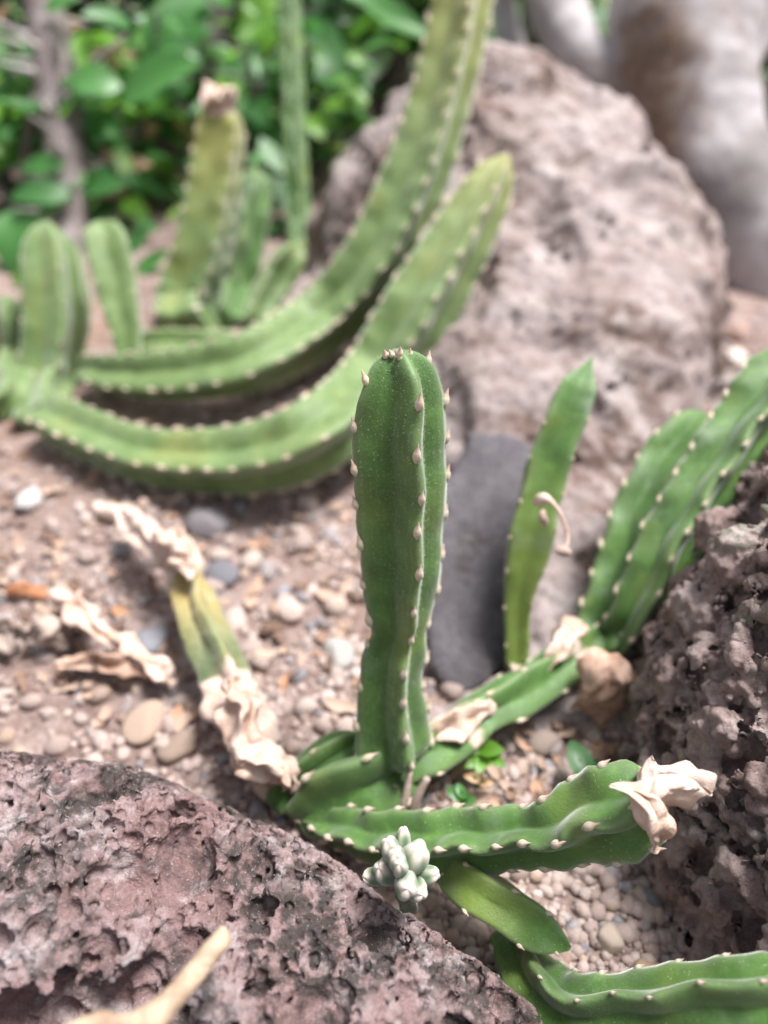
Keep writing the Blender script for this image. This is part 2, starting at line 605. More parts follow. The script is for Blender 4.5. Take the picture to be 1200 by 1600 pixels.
def surface_nets(Fd, origin, h):
    """Mesh the zero level of a sampled field (negative inside)."""
    ins = Fd < 0
    nx, ny, nz = Fd.shape
    cnt = np.zeros((nx - 1, ny - 1, nz - 1), np.uint8)
    corners = [(a, b, c) for a in (0, 1) for b in (0, 1) for c in (0, 1)]
    for a, b, c in corners:
        cnt += ins[a:nx - 1 + a, b:ny - 1 + b, c:nz - 1 + c]
    I, J, K = np.nonzero((cnt > 0) & (cnt < 8))
    acc = np.zeros((len(I), 3))
    num = np.zeros(len(I))
    for p in corners:
        for ax in range(3):
            if p[ax] == 0:
                q = list(p)
                q[ax] = 1
                f0 = Fd[I + p[0], J + p[1], K + p[2]]
                f1 = Fd[I + q[0], J + q[1], K + q[2]]
                m = (f0 < 0) != (f1 < 0)
                t = np.where(m, f0 / np.where(m, f0 - f1, 1), 0)
                pos = np.tile(np.array(p, float), (len(I), 1))
                pos[:, ax] = t
                acc += pos * m[:, None]
                num += m
    V = (np.stack([I, J, K], 1) + acc / num[:, None]) * h + np.array(origin)
    idx = np.full(cnt.shape, -1, np.int32)
    idx[I, J, K] = np.arange(len(I), dtype=np.int32)
    Q = []
    for ax in range(3):
        u, w = (ax + 1) % 3, (ax + 2) % 3
        sl0, sl1 = [slice(None)] * 3, [slice(None)] * 3
        sl0[ax], sl1[ax] = slice(0, -1), slice(1, None)
        ch = ins[tuple(sl0)] != ins[tuple(sl1)]
        E = np.stack(np.nonzero(ch), 1)
        E = E[(E[:, u] > 0) & (E[:, w] > 0) & (E[:, u] < Fd.shape[u] - 1) & (E[:, w] < Fd.shape[w] - 1)]
        flip = ins[E[:, 0], E[:, 1], E[:, 2]]
        cells = []
        for du, dw in ((-1, -1), (0, -1), (0, 0), (-1, 0)):
            c = E.copy()
            c[:, u] += du
            c[:, w] += dw
            cells.append(idx[c[:, 0], c[:, 1], c[:, 2]])
        q = np.stack(cells, 1)
        q[~flip] = q[~flip][:, ::-1]
        Q.append(q)
    return V, np.vstack(Q)


def vertex_normals(V, Q):
    n = np.cross(V[Q[:, 2]] - V[Q[:, 0]], V[Q[:, 3]] - V[Q[:, 1]])
    N = np.zeros_like(V)
    for k in range(4):
        for a in range(3):
            N[:, a] += np.bincount(Q[:, k], n[:, a], len(V))
    return N / np.maximum(np.linalg.norm(N, axis=1, keepdims=True), 1e-15)


def solid_rock(name, label, hfun, lo, hi, h, mat, lump, bubbles, knobs, extra, grain, seed):
    """A boulder as a solid: height profile, knobs added, bubbles carved out of it."""
    r2 = np.random.default_rng(seed)
    xs, ys, zs = (np.arange(lo[i], hi[i], h) for i in range(3))
    X, Y = np.meshgrid(xs, ys, indexing='ij')
    P2 = np.stack([X.ravel(), Y.ravel(), np.zeros(X.size)], 1)
    H = hfun(X.ravel(), Y.ravel())
    for amp, cell, octv, sd_ in lump:
        H = H + amp * fbm(P2, cell, octv, sd_) * np.clip(H / 0.01, 0, 1)
    H = H.reshape(X.shape)
    gxh, gyh = np.gradient(H, h)
    sl = 1 / np.sqrt(1 + gxh ** 2 + gyh ** 2)
    Fd = ((zs[None, None, :] - H[:, :, None]) * sl[:, :, None]).astype(np.float32)
    nx, ny, nz = Fd.shape
    NX, NY = -gxh * sl, -gyh * sl
    cand = np.argwhere(H > -0.004)
    wts = (1 / sl[cand[:, 0], cand[:, 1]]).clip(0, 6)
    wts = wts / wts.sum()

    def stamp(c, r, axr, carve):
        i0 = [max(0, int((c[k] - r * 1.35 - lo[k]) / h)) for k in range(3)]
        i1 = [min(Fd.shape[k], int((c[k] + r * 1.35 - lo[k]) / h) + 2) for k in range(3)]
        if any(i1[k] <= i0[k] for k in range(3)):
            return
        gx_ = (xs[i0[0]:i1[0]] - c[0])[:, None, None] / axr[0]
        gy_ = (ys[i0[1]:i1[1]] - c[1])[None, :, None] / axr[1]
        gz_ = (zs[i0[2]:i1[2]] - c[2])[None, None, :] / axr[2]
        dd = np.sqrt(gx_ ** 2 + gy_ ** 2 + gz_ ** 2).astype(np.float32)
        sub = Fd[i0[0]:i1[0], i0[1]:i1[1], i0[2]:i1[2]]
        if carve:
            np.maximum(sub, r - dd, out=sub)
        else:
            np.minimum(sub, dd - r, out=sub)

    for cx, cy, cz, r in extra:
        stamp((cx, cy, cz), r, (1.25, 0.95, 0.9), True)
        for _ in range(170):                       # small bubbles in the hollow's own wall
            q = r2.normal(size=3)
            q /= np.linalg.norm(q)
            rr = r2.uniform(0.0008, 0.0028)
            stamp((cx + q[0] * r * 1.25, cy + q[1] * r * 0.95, cz + q[2] * r * 0.9), rr, r2.uniform(.8, 1.3, 3), True)
    for lst, carve in ((knobs, False), (bubbles, True)):
        for n, r0, r1, o0, o1, *sep in lst:
            kept = np.zeros((0, 4))
            ii = cand[r2.choice(len(cand), n, p=wts)]
            rr = r0 + (r1 - r0) * r2.random(n) ** 1.7
            oo = r2.uniform(o0, o1, n)
            ax_ = r2.uniform(0.8, 1.25, (n, 3))
            for (i, j), r, o_, a in zip(ii, rr, oo, ax_):
                if sep and sep[0]:
                    c3 = np.array([xs[i], ys[j], H[i, j]])
                    if len(kept) and (np.linalg.norm(kept[:, :3] - c3, axis=1) < sep[0] * (kept[:, 3] + r)).any():
                        continue
                    kept = np.vstack([kept, [*c3, r]])
                off = o_ * r if abs(o_) <= 1.2 else -abs(o_) * 0.001
                stamp((xs[i] + NX[i, j] * off, ys[j] + NY[i, j] * off, H[i, j] + sl[i, j] * off), r, a, carve)
    for ax in range(3):
        sl_ = [slice(None)] * 3
        for e in (0, -1):
            sl_[ax] = e
            Fd[tuple(sl_)] = np.maximum(Fd[tuple(sl_)], h * 0.5)
    V, Q = surface_nets(Fd, lo, h)
    N = vertex_normals(V, Q)
    for amp, cell, octv, sd_ in grain:
        V = V + N * (amp * fbm(V, cell, octv, sd_))[:, None]
    o = link(name, fast_mesh(name, V, Q), mat)
    return tag(o, label, 'rock')


front_rock = solid_rock('volcanic_rock', 'mauve volcanic rock riddled with bubble holes, a cream twig lying on it', front_h, (-0.118, 0.008, -0.008), (0.060, 0.126, 0.070), 0.00037,
                        M['rock_front'], [(0.010, 0.034, 4, 5), (0.0025, 0.010, 3, 15)],
                        [(30, 0.004, 0.0070, -0.7, -0.1, 0.85), (420, 0.0019, 0.0040, -0.75, -0.25, 0.80), (2600, 0.0009, 0.0019, -0.75, -0.1, 0.80), (2500, 0.0007, 0.0014, 1.3, 8, 0), (6500, 0.0005, 0.0009, -0.6, 0.1, 0.7)],
                        [],
                        [(-0.058, 0.043, 0.040, 0.0105), (-0.045, 0.046, 0.039, 0.0085), (-0.071, 0.040, 0.042, 0.0095), (-0.066, 0.090, 0.048, 0.006), (-0.084, 0.085, 0.051, 0.007), (-0.052, 0.068, 0.045, 0.005)],
                        [(0.0006, 0.004, 3, 88), (0.0006, 0.0013, 3, 89)], 5)
right_rock = solid_rock('volcanic_rock', 'dark brown crumbly volcanic rock with greenish lichen at its foot', right_h, (0.055, 0.02, -0.012), (0.170, 0.232, 0.122), 0.0006,
                        M['rock_right'], [(0.022, 0.035, 4, 75), (0.007, 0.012, 4, 85)],
                        [(60, 0.004, 0.009, -0.2, 0.7), (500, 0.0018, 0.004, -0.6, 0.6), (2500, 0.0011, 0.0022, -0.7, 0.5)],
                        [(220, 0.004, 0.008, -0.8, -0.1), (1200, 0.0018, 0.004, -0.7, 0.2), (6000, 0.0010, 0.0022, -0.6, 0.3)], [],
                        [(0.0018, 0.005, 3, 188), (0.0017, 0.0022, 3, 189)], 6)
rear_rock = height_rock('weathered_boulder', 'large pinkish grey weathered boulder sloping up in front of the tree', rear_h, -0.085, 0.235, 0.135, 0.69, 0.0013,
                        M['rock_rear'], [(0.026, 0.065, 4, 105), (0.007, 0.022, 4, 115), (0.002, 0.008, 3, 125)],
                        [(0.035, 0.003, 0.010, 0.18, 161)], grain=0.0015)


def slab(name, label, pts, thick, mat, cat='stone', rough=0.0030, seed=0):
    """A flat stone: polygon outline in space, thick along its normal, chipped edges."""
    c = sum(pts, Vector()) / len(pts)
    nrm = Vector()
    for i in range(len(pts)):
        nrm += (pts[i] - c).cross(pts[(i + 1) % len(pts)] - c)
    nrm.normalize()
    if nrm.dot(CAMV - c) < 0:
        nrm = -nrm
    ex = (pts[0] - c).normalized()
    ex = (ex - nrm * ex.dot(nrm)).normalized()
    ey = nrm.cross(ex)
    ang = sorted((math.atan2((p - c).dot(ey), (p - c).dot(ex)), (p - c).dot(ex), (p - c).dot(ey)) for p in pts)
    ring = []
    m = 14
    for i in range(len(ang)):
        a, b = ang[i], ang[(i + 1) % len(ang)]
        for k in range(m):
            f = k / m
            ring.append((a[1] * (1 - f) + b[1] * f, a[2] * (1 - f) + b[2] * f))
    R = np.array(ring)
    prof = [(0.0, 0.0), (0.25, 0.0), (0.5, 0.0), (0.75, 0.0), (0.93, 0.0), (0.985, -0.12), (1.0, -0.35), (0.99, -0.8), (0.9, -1.0), (0.0, -1.0)]
    V = []
    for s, h in prof:
        for x, y in R:
            p = c + ex * (x * s) + ey * (y * s) + nrm * (h * thick)
            V.append(p)
    V = np.array(V)
    nn = np.array(nrm)
    V = V + nn * (rough * fbm(V, 0.014, 4, seed))[:, None] + np.array(ex) * (rough * 0.9 * fbm(V, 0.006, 3, seed + 5))[:, None] + np.array(ey) * (rough * 0.9 * fbm(V, 0.006, 3, seed + 9))[:, None]
    o = link(name, fast_mesh(name, V, grid_quads(len(prof), len(R), True)), mat)
    return tag(o, label, cat)


slab('slate_stone', 'dark purplish grey flat stone leaning on the pinkish boulder',
     [at(738, 668, 0.277), at(855, 690, 0.277), at(848, 860, 0.261), at(800, 1040, 0.245), at(722, 1090, 0.240), at(668, 1048, 0.245), at(665, 800, 0.262)],
     0.012, M['slate'])

# ------------------------------------------------------------------ succulent stems
PIT = 48


def catmull(pts, n):
    pts = np.array(pts, float)
    p = np.vstack([2 * pts[0] - pts[1], pts, 2 * pts[-1] - pts[-2]])
    out = []
    for i in range(1, len(p) - 2):
        for k in range(n):
            t = k / n
            out.append(0.5 * ((2 * p[i]) + (-p[i - 1] + p[i + 1]) * t + (2 * p[i - 1] - 5 * p[i] + 4 * p[i + 1] - p[i + 2]) * t * t +
                              (-p[i - 1] + 3 * p[i] - 3 * p[i + 1] + p[i + 2]) * t ** 3))
    out.append(pts[-1])
    return np.array(out)


def tooth_mesh():
    V, m = [], 7
    prof = [(0.04, 0.0), (0.24, 0.10), (0.42, 0.24), (0.50, 0.40), (0.42, 0.56), (0.22, 0.71), (0.12, 0.86), (0.02, 1.0)]
    for r, z in prof:
        for k in range(m):
            a = 2 * math.pi * k / m
            V.append((r * math.cos(a), r * 0.85 * math.sin(a), z))
    return fast_mesh('tooth', np.array(V), grid_quads(len(prof), m, True))


TOOTH = tooth_mesh()
TOOTH.materials.append(M['tooth'])


def place(o, pos, zdir, size, xdir=None):
    z = Vector(zdir).normalized()
    x = Vector(xdir) if xdir is not None else Vector((0.31, 0.77, 0.2))
    x = (x - z * x.dot(z)).normalized()
    y = z.cross(x)
    s = size if isinstance(size, (tuple, list)) else (size, size, size)
    mw = Matrix(((x.x * s[0], y.x * s[1], z.x * s[2], pos[0]), (x.y * s[0], y.y * s[1], z.y * s[2], pos[1]),
                 (x.z * s[0], y.z * s[1], z.z * s[2], pos[2]), (0, 0, 0, 1)))
    o.matrix_basis = mw
    return o


def set_world(o, parent, mw):
    o.parent = parent
    o.matrix_parent_inverse = Matrix.Identity(4)
    o.matrix_basis = mw


class Stem:
    """Four-angled succulent stem along control points (px, py, depth or height, width in px, withered, yellowed)."""

    def __init__(self, parent, ctrl, rot=20, tip=0.010, butt=0.003, dep=0.20, bump=0.06, spacing=0.0075, tooth=0.0034, mat='stem', name='stem',
                 label=None, wav=5, seed=0, crumple=0.0, tip_pow=2.0, twist=0, ref=None, teeth_to=0.985, ribs=4, facing=-0.55, phase=None, teeth=True, rings=None):
        world_pts, data = [], []
        for c in ctrl:
            p = at(c[0], c[1], c[2])
            d = depth_of(p)
            world_pts.append(tuple(p))
            data.append((c[3] / 2 / F * d, c[4] if len(c) > 4 else 0.0, c[5] if len(c) > 5 else 0.0))
        n = rings or 30
        if mat == 'stem_far':
            wav, bump = min(wav, 2), min(bump, 0.03)
        path = catmull(np.hstack([np.array(world_pts), np.array(data)]), n)
        C, R, dry, yel = path[:, :3], path[:, 3], np.clip(path[:, 4], 0, 1), np.clip(path[:, 5], 0, 1)
        # resample evenly along the length
        s = np.concatenate([[0], np.cumsum(np.linalg.norm(np.diff(C, axis=0), axis=1))])
        L = s[-1]
        m = int(max(50, min(260, L / 0.0006)))
        e = np.linspace(0, L, m)
        tail = L - tip * (1 - np.linspace(0, 1, 12)) ** 2 if tip else np.array([])
        e = np.unique(np.concatenate([e[e < L - tip], tail])) if tip else e
        C = np.stack([np.interp(e, s, C[:, i]) for i in range(3)], 1)
        R, dry, yel = np.interp(e, s, R), np.interp(e, s, dry), np.interp(e, s, yel)
        for _ in range(2):
            C[1:-1] = (C[:-2] + 2 * C[1:-1] + C[2:]) / 4 if not tip else C[1:-1]
        s = e
        T = np.gradient(C, s, axis=0)
        T /= np.linalg.norm(T, axis=1, keepdims=True)
        refv = np.array(ref if ref is not None else (0, -0.80, 0.60))
        N1 = refv[None] - (T @ refv)[:, None] * T
        N1 /= np.linalg.norm(N1, axis=1, keepdims=True)
        N2 = np.cross(T, N1)
        env = np.ones(len(s))
        if tip:
            q = np.clip((s - (L - tip)) / tip, 0, 1)
            env *= np.clip(1 - q ** tip_pow, 0, 1) ** (1 / tip_pow)
        if butt:
            q = np.clip((butt - s) / butt, 0, 1)
            env *= np.sqrt(np.clip(1 - q ** 2, 0.02, 1))
        self.s, self.C, self.R, self.T, self.N1, self.N2, self.L, self.env = s, C, R * env, T, N1, N2, L, env
        self.rot, self.dep, self.ribs, self.wav, self.seed, self.twist, self.bump, self.sp = rot, dep, ribs, wav, seed, twist, bump, spacing
        r_ = random.Random(seed)
        self.ph = [phase[k] if phase else r_.random() for k in range(ribs)]
        th = np.linspace(0, 2 * np.pi, PIT, endpoint=False)
        S2, TH = np.meshgrid(np.arange(len(s)), th, indexing='ij')
        V = self.surf(S2.ravel(), TH.ravel())
        # rib mask
        half = math.pi / ribs
        phi = (TH.ravel() + half) % (2 * half) - half
        rib = np.exp(-(phi / (half * 0.17)) ** 2)
        dd = dry[S2.ravel()]
        if crumple:
            d3 = (V - C[S2.ravel()])
            nn = d3 / np.maximum(np.linalg.norm(d3, axis=1, keepdims=True), 1e-9)
            k = crumple * dd
            V = V + nn * (k * (fbm(V, 0.010, 3, seed + 2) - 0.15))[:, None] + np.stack([fbm(V, 0.008, 3, seed + 31), fbm(V, 0.008, 3, seed + 32), fbm(V, 0.008, 3, seed + 33)], 1) * k[:, None] * 0.9
        # small uneven swelling
        d3 = (V - C[S2.ravel()])
        V = V + d3 * (0.05 * fbm(V, 0.012, 3, seed + 3))[:, None]
        me = fast_mesh(name, np.vstack([V, C[:1], C[-1:]]), grid_quads(len(s), PIT, True))
        bm = bmesh.new()
        bm.from_mesh(me)
        bm.verts.ensure_lookup_table()
        nv = len(V)
        for k in range(PIT):
            f = bm.faces.new((bm.verts[nv], bm.verts[(k + 1) % PIT], bm.verts[k]))
            f.smooth = True
            f = bm.faces.new((bm.verts[nv + 1], bm.verts[nv - PIT + k], bm.verts[nv - PIT + (k + 1) % PIT]))
            f.smooth = True
        bmesh.ops.recalc_face_normals(bm, faces=bm.faces)
        bm.to_mesh(me)
        bm.free()
        at_ = me.color_attributes.new('tint', 'FLOAT_COLOR', 'POINT')
        colr = np.ones((len(V) + 2, 4), np.float32)
        colr[:-2, 0] = rib
        colr[:-2, 1] = dd
        colr[:-2, 2] = yel[S2.ravel()]
        colr[-2] = (0, dry[0], yel[0], 1)
        colr[-1] = (0, dry[-1], yel[-1], 1)
        at_.data.foreach_set('color', colr.ravel())
        self.o = link(name, me, M[mat])
        base = Vector(parent.location)
        set_world(self.o, parent, Matrix.Translation(-base))
        if label:
            self.o['label'] = label
        self.base = base
        # teeth
        if teeth:
            for k in range(ribs):
                tpos = (0.35 + self.ph[k]) * spacing
                while tpos < L * teeth_to:
                    i = int(np.searchsorted(s, tpos))
                    i = min(i, len(s) - 1)
                    if dry[i] < 0.45 and env[i] > 0.25:
                        self.add_tooth(i, k, tooth * (0.8 + 0.4 * r_.random()) * min(1, 0.45 + env[i] * 0.6), facing, r_)
                    tpos += spacing * (0.85 + 0.3 * r_.random())

    def rib_angle(self, i, k):
        return 2 * math.pi * k / self.ribs

    def surf(self, i, th):
        """Surface points for ring indices i and angles th (0 = first rib)."""
        half = math.pi / self.ribs
        phi = (th + half) % (2 * half) - half
        kk = np.round((th - phi) / (2 * half)).astype(int) % self.ribs
        e = 0.10
        a = (np.sqrt((phi / half) ** 2 + e * e) - e) / (math.sqrt(1 + e * e) - e)
        r = math.cos(half) / np.cos(half * (1 - a))
        w = np.clip((a - 0.02) / 0.98, 0, 1)
        w = w * w * (3 - 2 * w)
        r = r - self.dep * (0.35 * np.sqrt(np.clip(a, 0, 1)) + 0.65 * w)
        si = self.s[i]
        ph = np.array(self.ph)[kk]
        cyc = (si / self.sp - 0.35 - ph)
        cyc = cyc - np.round(cyc)
        r = r + self.bump * np.exp(-(cyc / 0.22) ** 2) * np.exp(-(phi / (half * 0.35)) ** 2)
        rad = self.R[i] * r
        wv = math.radians(self.wav) * np.sin(si / self.sp * 2 * np.pi * 0.5 + ph * 9 + self.seed)
        ang = th + math.radians(self.rot) + wv + math.radians(self.twist) * si / self.L
        return self.C[i] + rad[:, None] * (np.cos(ang)[:, None] * self.N1[i] + np.sin(ang)[:, None] * self.N2[i])

    def add_tooth(self, i, k, size, facing, r_):
        th = self.rib_angle(i, k)
        p = self.surf(np.array([i]), np.array([th]))[0]
        rad = p - self.C[i]
        rad /= max(np.linalg.norm(rad), 1e-9)
        view = np.array(CAMV) - p
        view /= np.linalg.norm(view)
        if rad @ view < facing:
            return
        zd = self.T[i] * 0.96 + rad * 0.24
        o = link('tooth', TOOTH)
        w = place(o, p - rad * size * 0.20 - self.T[i] * size * 0.6, zd, (size * 0.56, size * 0.60, size * 1.35), rad)
        mw = Matrix.Translation(-self.base) @ w.matrix_basis
        # parent is the stem mesh, whose own frame equals world space
        o.parent = self.o
        o.matrix_basis = w.matrix_basis if False else Matrix.Translation(self.base) @ mw
        return o


# --- foreground clump
clump = thing('succulent_plant', 'green angled succulent clump between the volcanic rocks, its tall middle stem upright and sharp', 'succulent', tuple(at(590, 1230, 0.0)))
main = Stem(clump, [(622, 1200, 0.2045, 70), (618, 1172, 0.2035, 124), (615, 1135, 0.202, 124), (611, 1080, 0.198, 106), (617, 1025, 0.194, 106), (624, 987, 0.191, 90), (627, 945, 0.188, 116),
                    (628, 850, 0.181, 138), (627, 760, 0.175, 154), (626, 690, 0.170, 156), (627, 640, 0.167, 150), (627, 600, 0.1645, 134), (624, 570, 0.163, 108), (622, 547, 0.162, 84)],
            rot=19, tip=0.006, tip_pow=2.6, dep=0.24, spacing=0.0098, tooth=0.0036, seed=4, wav=2.2, label='tall upright sharp green stem with cream teeth along its ribs', bump=0.022)
for (px, py, dd_, sz) in ((604, 553, 0.159, 0.0030), (622, 550, 0.157, 0.0034), (640, 552, 0.161, 0.0030), (628, 556, 0.157, 0.0026), (615, 551, 0.158, 0.0026), (655, 556, 0.164, 0.003)):
    o = link('tooth', TOOTH)
    w = place(o, at(px, py + 9, dd_ + 0.0025), (random.uniform(-.5, .5), random.uniform(-.3, .3), 1), (sz * .62, sz * .62, sz * 0.95))
    mb = o.matrix_basis.copy()
    o.parent = main.o
    o.matrix_basis = mb
def fuzz(stem_, n, length, seed):
    """Short pale hairs over the stem skin: too many to count."""
    me = stem_.o.data
    V = np.empty(len(me.vertices) * 3, np.float32)
    N = np.empty(len(me.vertices) * 3, np.float32)
    me.vertices.foreach_get('co', V)
    me.vertices.foreach_get('normal', N)
    V, N = V.reshape(-1, 3).astype(float), N.reshape(-1, 3).astype(float)
    r2 = np.random.default_rng(seed)
    i = r2.integers(0, len(V) - 60, n)
    j = np.minimum(i + PIT, len(V) - 3)
    f = r2.random((n, 1))
    b = V[i] * (1 - f) + V[j] * f + r2.normal(size=(n, 3)) * 0.0002
    d = N[i] + r2.normal(size=(n, 3)) * 0.45
    d /= np.linalg.norm(d, axis=1, keepdims=True)
    sd2 = np.cross(d, r2.normal(size=(n, 3)))
    sd2 /= np.linalg.norm(sd2, axis=1, keepdims=True)
    L = length * r2.uniform(0.5, 1.3, (n, 1))
    T3 = np.stack([b - N[i] * 0.0001 + sd2 * 0.00002, b - N[i] * 0.0001 - sd2 * 0.00002, b + d * L], 1).reshape(-1, 3)
    o = link('fuzz', fast_mesh('fuzz', T3, np.arange(len(T3)).reshape(-1, 3)), M['fuzz'], stem_.o)
    o['kind'] = 'stuff'


t_ = NT('fuzz_pale')
M['fuzz'] = t_.done((0.55, 0.60, 0.50), 0.6)
fuzz(main, 26000, 0.00042, 3)
# base joint segment
Stem(clump, [(462, 1275, 0.000, 70), (500, 1252, 0.005, 118), (548, 1222, 0.010, 150), (598, 1200, 0.011, 136), (640, 1182, 0.010, 84), (665, 1172, 0.010, 40)], rot=46, tip=0.008, dep=0.20,
     spacing=0.0125, tooth=0.0046, seed=8, wav=7, label='dark green joint at the foot of the upright stem', bump=0.10)
Stem(clump, [(425, 1262, 0.004, 50), (470, 1215, 0.010, 70), (520, 1178, 0.015, 72), (570, 1150, 0.018, 40)], rot=40, tip=0.006, spacing=0.016, tooth=0.003, seed=9)
# creeping stem towards the right with dead patches
Stem(clump, [(600, 1215, 0.008, 70), (650, 1180, 0.012, 92), (705, 1150, 0.012, 86, 0.42), (745, 1118, 0.012, 80, 0.40), (800, 1090, 0.012, 84), (850, 1058, 0.012, 80, .2),
             (900, 1020, 0.012, 78, 0.5), (945, 985, 0.016, 66)], rot=35, tip=0.010, dep=0.16, spacing=0.016, tooth=0.0028, seed=12, label='creeping green stem with pale dead patches')
# slender stem with the old flower
slender = Stem(clump, [(812, 1062, 0.006, 34, 0.9), (808, 1035, 0.245, 50, 0.0, 0.45), (808, 960, 0.242, 52, 0.0, 0.5), (815, 900, 0.24, 72, 0.0, 0.45), (832, 830, 0.238, 92, 0, 0.35), (842, 780, 0.237, 84, 0, 0.2),
                       (862, 710, 0.236, 84), (888, 640, 0.235, 82), (908, 595, 0.235, 66), (926, 556, 0.235, 26)], rot=38, tip=0.012, tip_pow=1.3, dep=0.10,
               spacing=0.012, tooth=0.0017, seed=14, wav=3, label='slender smooth light green stem tapering to a point', bump=0.04)
# two stems climbing along the right rock
Stem(clump, [(930, 1030, 0.010, 84), (945, 985, 0.245, 100), (970, 900, 0.248, 96), (1000, 800, 0.252, 92), (1045, 715, 0.256, 88), (1100, 645, 0.26, 56)], rot=12, tip=0.010,
     spacing=0.010, tooth=0.0034, seed=17, label='leaning green stem beside the brown rock', dep=0.24)
Stem(clump, [(965, 1010, 0.012, 70), (1005, 950, 0.232, 92), (1050, 850, 0.232, 100), (1105, 760, 0.233, 104), (1160, 680, 0.235, 112), (1220, 600, 0.238, 120), (1265, 545, 0.24, 70)], rot=-10,
     tip=0.012, spacing=0.0105, tooth=0.0034, seed=19, label='leaning green stem that overhangs the brown rock', dep=0.26)
# front stem with the dead tip
front = Stem(clump, [(440, 1262, -0.004, 24), (495, 1282, 0.002, 52), (558, 1303, 0.010, 76), (630, 1313, 0.018, 88), (710, 1315, 0.024, 98), (780, 1310, 0.031, 100), (830, 1308, 0.036, 92), (880, 1298, 0.042, 112), (940, 1275, 0.049, 140),
                     (990, 1258, 0.054, 140, 0.05), (1025, 1245, 0.057, 104, 0.5), (1045, 1240, 0.058, 60, 1)], rot=-6, tip=0.006, dep=0.22, spacing=0.0082, tooth=0.0031, seed=22, wav=9,
             label='outstretched green stem ending in a pale dead tip', bump=0.08, twist=-22, facing=-0.5)
# offshoots below it
Stem(clump, [(690, 1340, 0.012, 60, 0, 0), (740, 1385, 0.020, 84, 0, 0.4), (790, 1420, 0.020, 90, 0, 0.3), (840, 1450, 0.018, 84), (892, 1482, 0.016, 44)], rot=28, tip=0.010, dep=0.05, spacing=0.0095, tooth=0.0022,
     seed=25, label='short blunt green offshoot under the outstretched stem', bump=0.03)
Stem(clump, [(785, 1450, 0.004, 70), (815, 1500, 0.006, 90), (850, 1545, 0.010, 100), (900, 1575, 0.016, 96), (1000, 1572, 0.026, 104), (1100, 1562, 0.036, 112), (1220, 1555, 0.045, 124), (1330, 1540, 0.05, 90)], rot=-62, tip=0.010,
     dep=0.24, spacing=0.0092, tooth=0.0020, seed=28, label='long green stem lying at the foot of the brown rock', bump=0.07)


def crumpled(parent_stem, ctrl, name, label, mat='withered', seed=0, crumple=0.005, rot=0, dep=0.30, ribs=4, tip=0.004, squash=1.0):
    st = Stem.__new__(Stem)
    fake = parent_stem if isinstance(parent_stem, bpy.types.Object) else parent_stem.o
    holder = type('H', (), {'location': Vector((0, 0, 0))})()
    # build in world space, then parent
    c2 = [tuple(c[:4]) + (1.0, 0.0) for c in ctrl]
    st = Stem(fake if fake.location.length == 0 and fake.type == 'EMPTY' else _zero, c2, rot=rot, dep=dep, tip=tip, crumple=crumple, teeth=False, mat=mat, name=name, seed=seed, ribs=ribs, bump=0.0, wav=14, butt=0.004)
    st.o.parent = fake
    off = Vector(fake.location) if fake.type == 'EMPTY' else Vector((0, 0, 0))
    st.o.matrix_basis = Matrix.Translation(-off)
    if label:
        st.o['label'] = label
    return st


_zero = bpy.data.objects.new('frame', None)       # never linked: a zero frame used while building
# dead tip of the front stem
crumpled(front, [(1000, 1205, 0.060, 50), (1030, 1222, 0.062, 74), (1065, 1228, 0.063, 70), (1095, 1238, 0.064, 66), (1112, 1252, 0.063, 44)], 'withered_tip', 'pale shrivelled dead tip', seed=40, crumple=0.0045, rot=10)
crumpled(front, [(950, 1232, 0.066, 16), (985, 1238, 0.066, 22), (1015, 1250, 0.064, 40), (1028, 1290, 0.058, 44), (1022, 1320, 0.052, 16)], 'withered_margin', None, seed=41, crumple=0.003, rot=30)
# dead patches on the creeping stem
creep = [o for o in clump.children if o.get('label', '').startswith('creeping')][0]
crumpled(creep, [(665, 1158, 0.017, 18), (700, 1138, 0.0175, 50), (735, 1118, 0.017, 42), (782, 1100, 0.018, 12)], 'withered_patch', None, seed=42, crumple=0.003, rot=40)
crumpled(creep, [(845, 1045, 0.017, 24), (872, 1018, 0.018, 60), (898, 988, 0.018, 58), (912, 970, 0.018, 22)], 'withered_patch', None, seed=43, crumple=0.004, rot=10)
# the half dead stem running to the left
Stem(clump, [(430, 1250, 0.006, 40, 1), (400, 1190, 0.010, 76, 1), (370, 1110, 0.012, 82, 0.9), (348, 1050, 0.014, 84, 0.40), (325, 1000, 0.015, 84, 0.30, 0.3), (305, 940, 0.016, 76, 0.34, 0.85), (288, 895, 0.018, 66, 0.48, 0.9),
             (268, 865, 0.018, 78, 0.8, 0.8), (240, 850, 0.018, 66, 0.7, 0.8), (215, 820, 0.016, 46, 1), (195, 795, 0.014, 30, 1)], rot=40, tip=0.006, spacing=0.02, tooth=0.002, seed=33, crumple=0.004, dep=0.22, mat='stem_old',
     label='half dead stem turning from green through yellow to tan', teeth=False, wav=10)
crumpled(clump, [(458, 1228, 0.012, 30), (425, 1205, 0.020, 74), (395, 1165, 0.022, 66), (375, 1110, 0.024, 60), (360, 1060, 0.026, 30)], 'withered_sheath', 'pale crumpled dead tissue', seed=44, crumple=0.006, rot=15)
crumpled(clump, [(300, 905, 0.026, 20), (288, 870, 0.028, 50), (262, 848, 0.026, 44), (240, 838, 0.024, 24)], 'withered_sheath', None, seed=45, crumple=0.005, rot=15)


